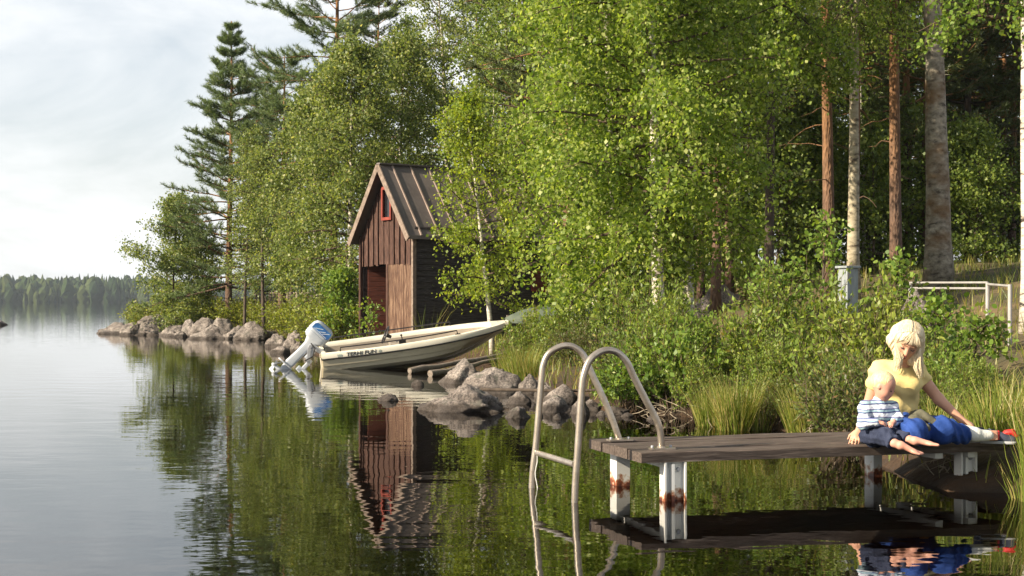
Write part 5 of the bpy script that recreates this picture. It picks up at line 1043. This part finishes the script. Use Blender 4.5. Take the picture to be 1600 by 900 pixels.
# ---- woman
D0 = 10.15
wo = thing('person', K(1410, 692, D0), 'woman with blonde hair in pale yellow shirt and blue trousers sitting on the dock', 'person')
wo.location.z = DZ
def L_(px, py, d=D0): return K(px, py, d)-wo.location
A = np.array
b = SDF(); pel = L_(1408, 668, D0+.04); ch = L_(1402, 598, D0-.02); nk = L_(1405, 570, D0-.03); wa = L_(1404, 638, D0+.03)
shL = L_(1374, 580, D0-.02); shR = L_(1434, 583, D0+.04)
elL = L_(1357, 634, D0+.05); haL = L_(1342, 680, D0+.0); elR = L_(1467, 624, D0+.02); haR = L_(1502, 656, D0-.03)
hc = L_(1417, 533, D0-.16); fwd = Vector((-.16, -.74, -.60)); upv = Vector((.22, -.52, .82)); Rh = rotm(fwd, upv); HS = .238
b.ell(pel, (.17, .13, .12), k=.05); b.cap(pel, wa, .125, .10, .05); b.ell((wa+ch)/2, (.125, .09, .12), k=.05); b.ell(ch, (.15, .10, .12), k=.05); b.cap(shL+Vector((.02, 0, .0)), shR-Vector((.02, 0, .0)), .06, .06, .05)
b.cap(ch+Vector((0, 0, .08)), nk+Vector((.01, -.04, .01)), .062, .05, .03); b.cap(nk+Vector((.01, -.04, 0)), hc+Vector((0, .03, -.04)), .05, .055, .02)
b.cap(shL, elL, .052, .040, .03); b.cap(elL, haL+Vector((0, 0, .03)), .040, .026, .02); b.cap(shR, elR, .050, .038, .03); b.cap(elR, haR, .039, .026, .02)
hand(b, haL+Vector((.0, 0, .03)), (-.35, -.55, -.42), (.1, .2, -1), .17, .25, 1); hand(b, haR, (.75, -.25, -.5), (-.3, -.1, -1), .17, .45, -1)
T = head(b, hc, Rh, HS)
knB = L_(1474, 672, D0-.30); anB = L_(1513, 681, D0-.14); knA = L_(1428, 674, D0-.42); anA = L_(1447, 690, D0+.02)
b.cap(pel+Vector((-.02, -.03, -.0)), knA, .085, .06, .03); b.cap(knA, anA, .055, .035, .02); b.cap(pel+Vector((.06, 0, 0)), knB, .085, .062, .03); b.cap(knB, anB, .055, .035, .02)
fA = L_(1518, 680, D0-.14); foot(b, fA, (.96, .2, -.05), (.1, -.6, .7), .22)
lo, hi = A([-.42, -.55, -.02]), A([.72, .40, 1.0])
surf('body', b.val, lo, hi, .0075, M['skin'], wo)
# shirt
s = SDF(); s.ell((wa+ch)/2+Vector((0, 0, -.02)), (.140, .108, .14), k=.05); s.ell(ch+Vector((-.0, -.02, 0)), (.166, .118, .125), k=.05); s.cap(wa+Vector((0, 0, -.03)), ch, .125, .12, .05); s.cap(shL+Vector((.02, 0, .005)), shR+Vector((-.02, 0, .005)), .072, .072, .05)
for o in (-.065, .07): s.ell(ch+Vector((o, -.10, -.015)), (.062, .055, .058), k=.04)
s.cap(shL, shL.lerp(elL, .52), .070, .062, .03); s.cap(shR, shR.lerp(elR, .42), .066, .058, .03); s.cap(ch+Vector((0, 0, .06)), nk+Vector((.005, -.02, -.015)), .08, .06, .03)
aL, aR = (elL-shL).normalized(), (elR-shR).normalized(); cutL, cutR = shL.lerp(elL, .50), shR.lerp(elR, .38); 
def shirt_cut(P):
    v1 = (P-A(cutL))@A(aL)-(0); near1 = np.linalg.norm(P-A(cutL), axis=-1) < .12; v2 = (P-A(cutR))@A(aR); near2 = np.linalg.norm(P-A(cutR), axis=-1) < .12
    c = np.full(P.shape[:-1], -1.0); c = np.where(near1, v1, c); c = np.where(near2, np.maximum(c, v2), c)
    hem = (P[..., 2]-(wa.z-.055))*-1; ngh = .062-np.linalg.norm((P-A(nk+Vector((.01, -.075, .035))))/A([1, 1, .8]), axis=-1); return np.maximum(np.maximum(c, hem), ngh)
fold = lambda P: .0035*np.sin(P[..., 0]*55+P[..., 2]*34+4*np.sin(P[..., 2]*13))+.003*np.sin(P[..., 2]*70+P[..., 0]*22)
surf('shirt', s.val, lo, hi, .0075, M['yellow_shirt'], wo, shirt_cut, fold)
# trousers
t = SDF(); t.ell(pel+Vector((.0, 0, .0)), (.185, .145, .135), k=.05); t.cap(pel, wa+Vector((0, 0, -.02)), .14, .118, .05); t.cap(pel+Vector((-.02, -.03, 0)), knA, .105, .085, .02); t.cap(knA, anA, .078, .055, .012)
t.cap(pel+Vector((.08, .02, -.01)), knB+Vector((0, .02, .0)), .11, .088, .012); t.cap(knB+Vector((0, .02, 0)), anB, .088, .058, .02)
def tcut(P):
    c = (P-A(anB+Vector((-.005, 0, 0))))@A([.97, .1, 0.]); c = np.where(P[..., 0] > anB.x-.15, c, -1); return np.maximum(np.maximum(c, P[..., 2]-(wa.z+.0)), .004-P[..., 2])
surf('trousers', t.val, lo, hi, .0075, M['blue_cloth'], wo, tcut, lambda P: .006*np.sin(P[..., 0]*60+P[..., 2]*38+3*np.sin(P[..., 0]*17+P[..., 2]*9))+.003*np.sin(P[..., 1]*80+P[..., 0]*30))
k_ = SDF(); k_.cap(fA+Vector((-.05, -.0, .03)), fA+Vector((.02, 0, .01)), .043, .047, .02); k_.cap(fA+Vector((.0, 0, .0)), fA+Vector((.12, .02, -.005)), .047, .038, .02)
surf('sock', k_.val, A(fA)-.15, A(fA)+.25, .007, M['sock'], wo, lambda P: .003-P[..., 2])
# jacket tied round the waist
j = SDF(); w0 = wa+Vector((0, 0, -.055))
ring = [w0+Vector((.150*math.cos(a), .125*math.sin(a), .02*math.sin(a*2)-.0*math.cos(a))) for a in [2*math.pi*i/14 for i in range(15)]]
for p, q in zip(ring[:-1], ring[1:]): j.cap(p, q, .024, .024, .02)
kn = w0+Vector((.05, -.15, .0)); j.ell(kn, (.03, .03, .03), k=.02); 
j.cap(kn, L_(1428, 655, D0-.36), .024, .032, .015); j.cap(L_(1428, 655, D0-.36), L_(1447, 668, D0-.42), .032, .030, .015); j.cap(kn+Vector((0, 0, .02)), L_(1436, 646, D0-.26), .022, .028, .015); j.cap(L_(1436, 646, D0-.26), L_(1462, 660, D0-.30), .028, .026, .015)
j.cap(w0+Vector((.13, .02, -.02)), L_(1468, 662, D0+.02), .05, .045, .04); j.cap(w0+Vector((.10, .09, -.04)), L_(1450, 672, D0+.1), .06, .05, .04); j.cap(w0+Vector((-.13, .05, 0)), L_(1368, 676, D0+.12), .04, .05, .04)
surf('tied_jacket', j.val, lo, hi, .0075, M['olive_cloth'], wo, None, lambda P: .005*np.sin(P[..., 0]*70+P[..., 2]*60+3*np.sin(P[..., 1]*30)))
# hair: a shaped cap plus locks falling to both sides
def HT(x, y, z): return Vector(hc)+Vector(Rh@(A([x, y, z])*HS))
h = SDF(); h.ell(HT(0, -.08, .16), A([.40, .45, .39])*HS, Rh, .02); 
dn = Vector((0, 0, -1))
for sx, xo in ((-1, -.0), (1, .0)):
    top = HT(sx*.30, .06, .18); mid = HT(sx*.43, .0, -.12)+Vector((sx*.012, 0, 0)); end = mid+Vector((sx*(.03 if sx > 0 else .012), .0, -.10)); h.cap(top, mid, .032, .036, .03); h.cap(mid, end, .036, .024, .03)
    top = HT(sx*.28, -.20, .10); mid = top+Vector((sx*.03, .01, -.09)); end = mid+Vector((sx*.01, 0, -.08)); h.cap(top, mid, .05, .045, .03); h.cap(mid, end, .045, .03, .03)
h.cap(HT(-.05, -.3, .1), HT(-.1, -.3, 0)+Vector((0, .02, -.12)), .07, .05, .03)
h.ell(HT(0, .30, .02), A([.26, .27, .30])*HS, Rh, .012, True); h.ell(HT(0, .42, -.2), A([.24, .3, .38])*HS, Rh, .012, True)
def hfold(P):
    Q = (P-A(hc))@Rh/HS; a = np.arctan2(Q[..., 1]+.1, Q[..., 0]); return .0030*np.sin(a*26+2.5*np.sin(P[..., 2]*24))+.002*np.sin(a*51+P[..., 2]*30)
hr2 = surf('hair', h.val, A(hc)-.24, A(hc)+.22, .0045, M['hair'], wo, None, hfold)
rgn = random.Random(61); cs = []
for i in range(950):                                             # strands lie on the skull from the parting to the ears, then hang
    sx = rgn.choice((-1, 1)); v = rgn.uniform(-.85, .56); kk = math.sqrt(1-v*v); off = 1.0+.05*rgn.random(); pts = []
    for ph in (4, 24, 46, 68, 90, 106):
        a = R(ph); sweep = .06*math.sin(a)*max(0, v); pts.append(HT(sx*.405*kk*math.sin(a)*off+sx*.02, -.08+.455*v*off-sweep, .16+.395*kk*math.cos(a)*off))
    fl = rgn.uniform(-.015, .03) if sx < 0 else rgn.uniform(.0, .045); b_ = pts[-1]; L3 = rgn.uniform(.13, .24)*(1.0 if v < .3 else .9); out_ = Vector((sx*fl, rgn.uniform(-.02, .02), 0))
    pts += [b_+out_*.5+Vector((sx*.006, 0, -L3*.4)), b_+out_+Vector((sx*.012, 0, -L3*.75)), b_+out_*rgn.uniform(.4, 1.1)+Vector((0, 0, -L3))]
    cs.append(pts)
for i in range(60):                                              # fringe swept over the brow
    x = rgn.uniform(-.24, .24); o_ = rgn.uniform(0, .02); cs.append([HT(x*.3, .20, .50+o_), HT(x*.8, .31, .40+o_), HT(x*1.1, .375, .29+o_), HT(x*1.6+rgn.uniform(-.03, .03), .39-abs(x)*.2+o_, .22-abs(x)*.3)])
hair_strand_mesh('locks', M['hair'], hr2, cs, .0023)
def face_bits(parent, T, Rm, s, child, openm):
    m = MB(); e = .02 if not child else -.04; yf = .375 if not child else .392
    for sx in (-1, 1): m.tube([T(sx*.205, yf-.03, e-.012)-0, T(sx*.15, yf+.012, e-.024), T(sx*.09, yf-.006, e-.012)], [s*.010, s*(.020 if not child else .030), s*.010], 6)
    m.build('eyelashes', M['eye'], parent, smooth=True)
    m = MB(); yb = .40 if not child else .40; zb = .13 if not child else .06
    for sx in (-1, 1): m.tube([T(sx*.23, yb-.075, zb-.02), T(sx*.15, yb-.015, zb+.012), T(sx*.07, yb-.0, zb)], [s*.006, s*.013, s*.010], 6)
    m.build('eyebrows', M['brow' if not child else 'baby_skin'], parent, smooth=True)
    m = MB(); z = -.25 if not child else -.235; y = .41 if not child else .425; w = .085 if openm else .06
    m.tube([T(-w, y-.035, z), T(-w*.4, y, z+.018), T(w*.4, y, z+.018), T(w, y-.035, z)], [s*.008, s*.016, s*.016, s*.008], 7); m.tube([T(-w, y-.035, z), T(-w*.45, y-.01, z-.045-.03*openm), T(w*.45, y-.01, z-.045-.03*openm), T(w, y-.035, z)], [s*.008, s*.018, s*.018, s*.008], 7); m.build('lips', M['lip'] if not child else flat('pink lip', (.6, .25, .2)), parent, smooth=True)
    if openm:
        m = MB(); m.tube([T(-w*.7, y-.022, z-.012), T(0, y-.004, z-.006), T(w*.7, y-.022, z-.012)], [s*.01, s*.014, s*.01], 6); m.build('teeth', M['tooth'], parent, smooth=True)
face_bits(wo, T, Rh, HS, False, True)

# ---- toddler
D1 = 9.86
to = thing('person', K(1370, 694, D1), 'toddler in blue striped jersey and navy trousers with bare feet over the dock edge', 'person'); to.location.z = DZ
def L_(px, py, d=D1): return K(px, py, d)-to.location
pel = L_(1366, 680, D1+.05); ch = L_(1371, 645, D1+.02); nk = L_(1375, 624, D1+.01); hc = L_(1380, 603, D1-.01); Rh = rotm((.80, -.50, -.34), (.26, -.12, .95)); HS = .178
shL = L_(1352, 637, D1-.02); shR = L_(1393, 636, D1+.05); elL = L_(1349, 662, D1-.06); haL = L_(1371, 659, D1-.13); elR = L_(1404, 657, D1+.0); haR = L_(1396, 659, D1-.10)
kA = L_(1384, 682, D1-.17); aA = L_(1397, 692, D1-.27); kB = L_(1404, 680, D1-.06); aB = L_(1421, 687, D1-.20)
b = SDF(); b.ell(pel, (.085, .075, .07), k=.03); b.cap(pel, ch, .07, .068, .03); b.cap(shL, shR, .035, .035, .03); b.cap(ch, nk, .05, .034, .02); b.cap(nk, hc, .036, .04, .02)
b.cap(shL, elL, .032, .026, .02); b.cap(elL, haL, .026, .019, .015); b.cap(shR, elR, .032, .026, .02); b.cap(elR, haR, .026, .019, .015)
hand(b, haL, (.95, -.15, -.22), (.15, .4, -.9), .088, .8, -1, k=.004); hand(b, haR, (-.45, -.5, -.3), (-.2, .3, -.9), .085, .8, 1, k=.004)
b.cap(pel, kA, .055, .042, .02); b.cap(kA, aA, .038, .027, .02); b.cap(pel, kB, .055, .042, .02); b.cap(kB, aB, .038, .027, .02)
fa = aA+Vector((.035, -.02, -.018)); b.cap(aA, fa, .026, .026, .015); foot(b, fa, (.88, -.25, -.36), (.2, -.2, .9), .165, .006); fb = aB+Vector((.03, -.02, -.01)); b.cap(aB, fb, .026, .026, .015); foot(b, fb, (.93, -.3, -.12), (.15, -.1, .95), .165, .006, -1)
T = head(b, hc, Rh, HS, True)
lo, hi = A([-.25, -.48, -.13]), A([.52, .28, .62]); surf('body', b.val, lo, hi, .0055, M['baby_skin'], to)
s = SDF(); s.ell(ch+Vector((0, 0, -.01)), (.095, .078, .08), k=.03); s.cap(pel+Vector((0, 0, .03)), ch, .088, .082, .03); s.cap(shL, shR, .046, .046, .03); s.cap(ch, nk+Vector((0, 0, -.005)), .06, .046, .02)
s.cap(shL, elL, .045, .040, .02); s.cap(elL, elL.lerp(haL, .9), .040, .030, .02); s.cap(shR, elR, .044, .038, .02); s.cap(elR, elR.lerp(haR, .75), .038, .030, .02)
surf('jersey', s.val, lo, hi, .0055, M['stripe'], to, lambda P: np.maximum(np.maximum(P[..., 2]-(nk.z+.022), (pel.z+.01)-P[..., 2]), -1), lambda P: .003*np.sin(P[..., 2]*90+P[..., 0]*60+2*np.sin(P[..., 0]*40)))
t = SDF(); t.ell(pel, (.10, .09, .082), k=.03); t.cap(pel+Vector((-.02, -.03, 0)), kA, .068, .058, .012); t.cap(kA, aA, .056, .048, .012); t.cap(pel+Vector((.03, 0, 0)), kB, .066, .056, .012); t.cap(kB, aB, .054, .045, .012)
dA, dB = (aA-kA).normalized(), (aB-kB).normalized()
def tc2(P):
    c1 = np.where(np.linalg.norm(P-A(aA), axis=-1) < .075, (P-A(aA))@A(dA), -1); c2 = np.where(np.linalg.norm(P-A(aB), axis=-1) < .07, (P-A(aB))@A(dB), -1); return np.maximum(np.maximum(c1, c2), P[..., 2]-(pel.z+.075))
surf('trousers', t.val, lo, hi, .0055, M['navy_cloth'], to, tc2, lambda P: .0045*np.sin(P[..., 0]*120+P[..., 2]*60+3*np.sin(P[..., 1]*40))+.002*np.sin(P[..., 2]*150))
def HT(x, y, z): return Vector(hc)+Vector(Rh@(A([x, y, z])*HS))
h = SDF(); h.ell(HT(0, -.065, .145), A([.415, .475, .425])*HS, Rh, .01); h.ell(HT(0, .42, -.02), A([.40, .32, .40])*HS, Rh, .02, True); h.ell(HT(0, .1, -.5), A([.6, .5, .42])*HS, Rh, .02, True)
for sx in (-1, 1): h.ell(HT(sx*.45, .02, -.08), A([.12, .15, .20])*HS, Rh, .01, True)
def bf(P):
    Q = (P-A(hc))@Rh/HS; return .0012*np.sin(np.arctan2(Q[..., 1], Q[..., 0])*40)
surf('hair', h.val, A(hc)-.14, A(hc)+.14, .0035, M['baby_hair'], to, None, bf)
face_bits(to, T, Rh, HS, True, False)
# ---- shoes lying at the dock end
for i, (px, py, d, rz, lab) in enumerate([(1546, 676, 10.32, 10, 'dark blue canvas shoe lying behind the white sock'), (1560, 674, 10.1, -20, 'dark shoe with a bright red strap at the end of the dock')]):
    p = K(px, py, d); t_ = thing('shoe', (p.x, p.y, DZ), lab, 'shoe', 'shoes left at the dock end', R(rz)); m = SDF(); m.cap((-.08, 0, .045), (.03, 0, .04), .038, .036, .02); m.cap((.02, 0, .035), (.09, 0, .028), .038, .032, .02); m.cap((-.075, 0, .06), (-.06, 0, .085), .03, .03, .02); m.ell((-.05, 0, .10), (.032, .024, .04), k=.01, sub=True)
    surf('upper', m.val, (-.16, -.08, -.01), (.16, .08, .15), .005, M['shoe'], t_, lambda P: .012-P[..., 2])
    mm = MB(); rbox(mm, [(.002, 0, .118, .042), (.012, 0, .122, .045), (.02, 0, .118, .042)]); mm.build('sole', M['sole'], t_, smooth=True)
    mm = MB(); mm.tube([(.0, -.04, .03), (.0, -.03, .07), (.0, 0, .082), (.0, .03, .07), (.0, .04, .03)], .009 if i else .004, 8); mm.build('strap', M['shoe_red'] if i else M['white_steel'], t_, smooth=True)
if True:
    p = K(1562, 669, 10.12); mm = MB(); mm.tube([(-.04, 0, .0), (-.01, 0, .045), (.03, 0, .055), (.06, 0, .02)], [.016, .024, .022, .014], 8); o = mm.build('strap', M['shoe_red'], t_, smooth=True); o.location = (.06, 0, .03)
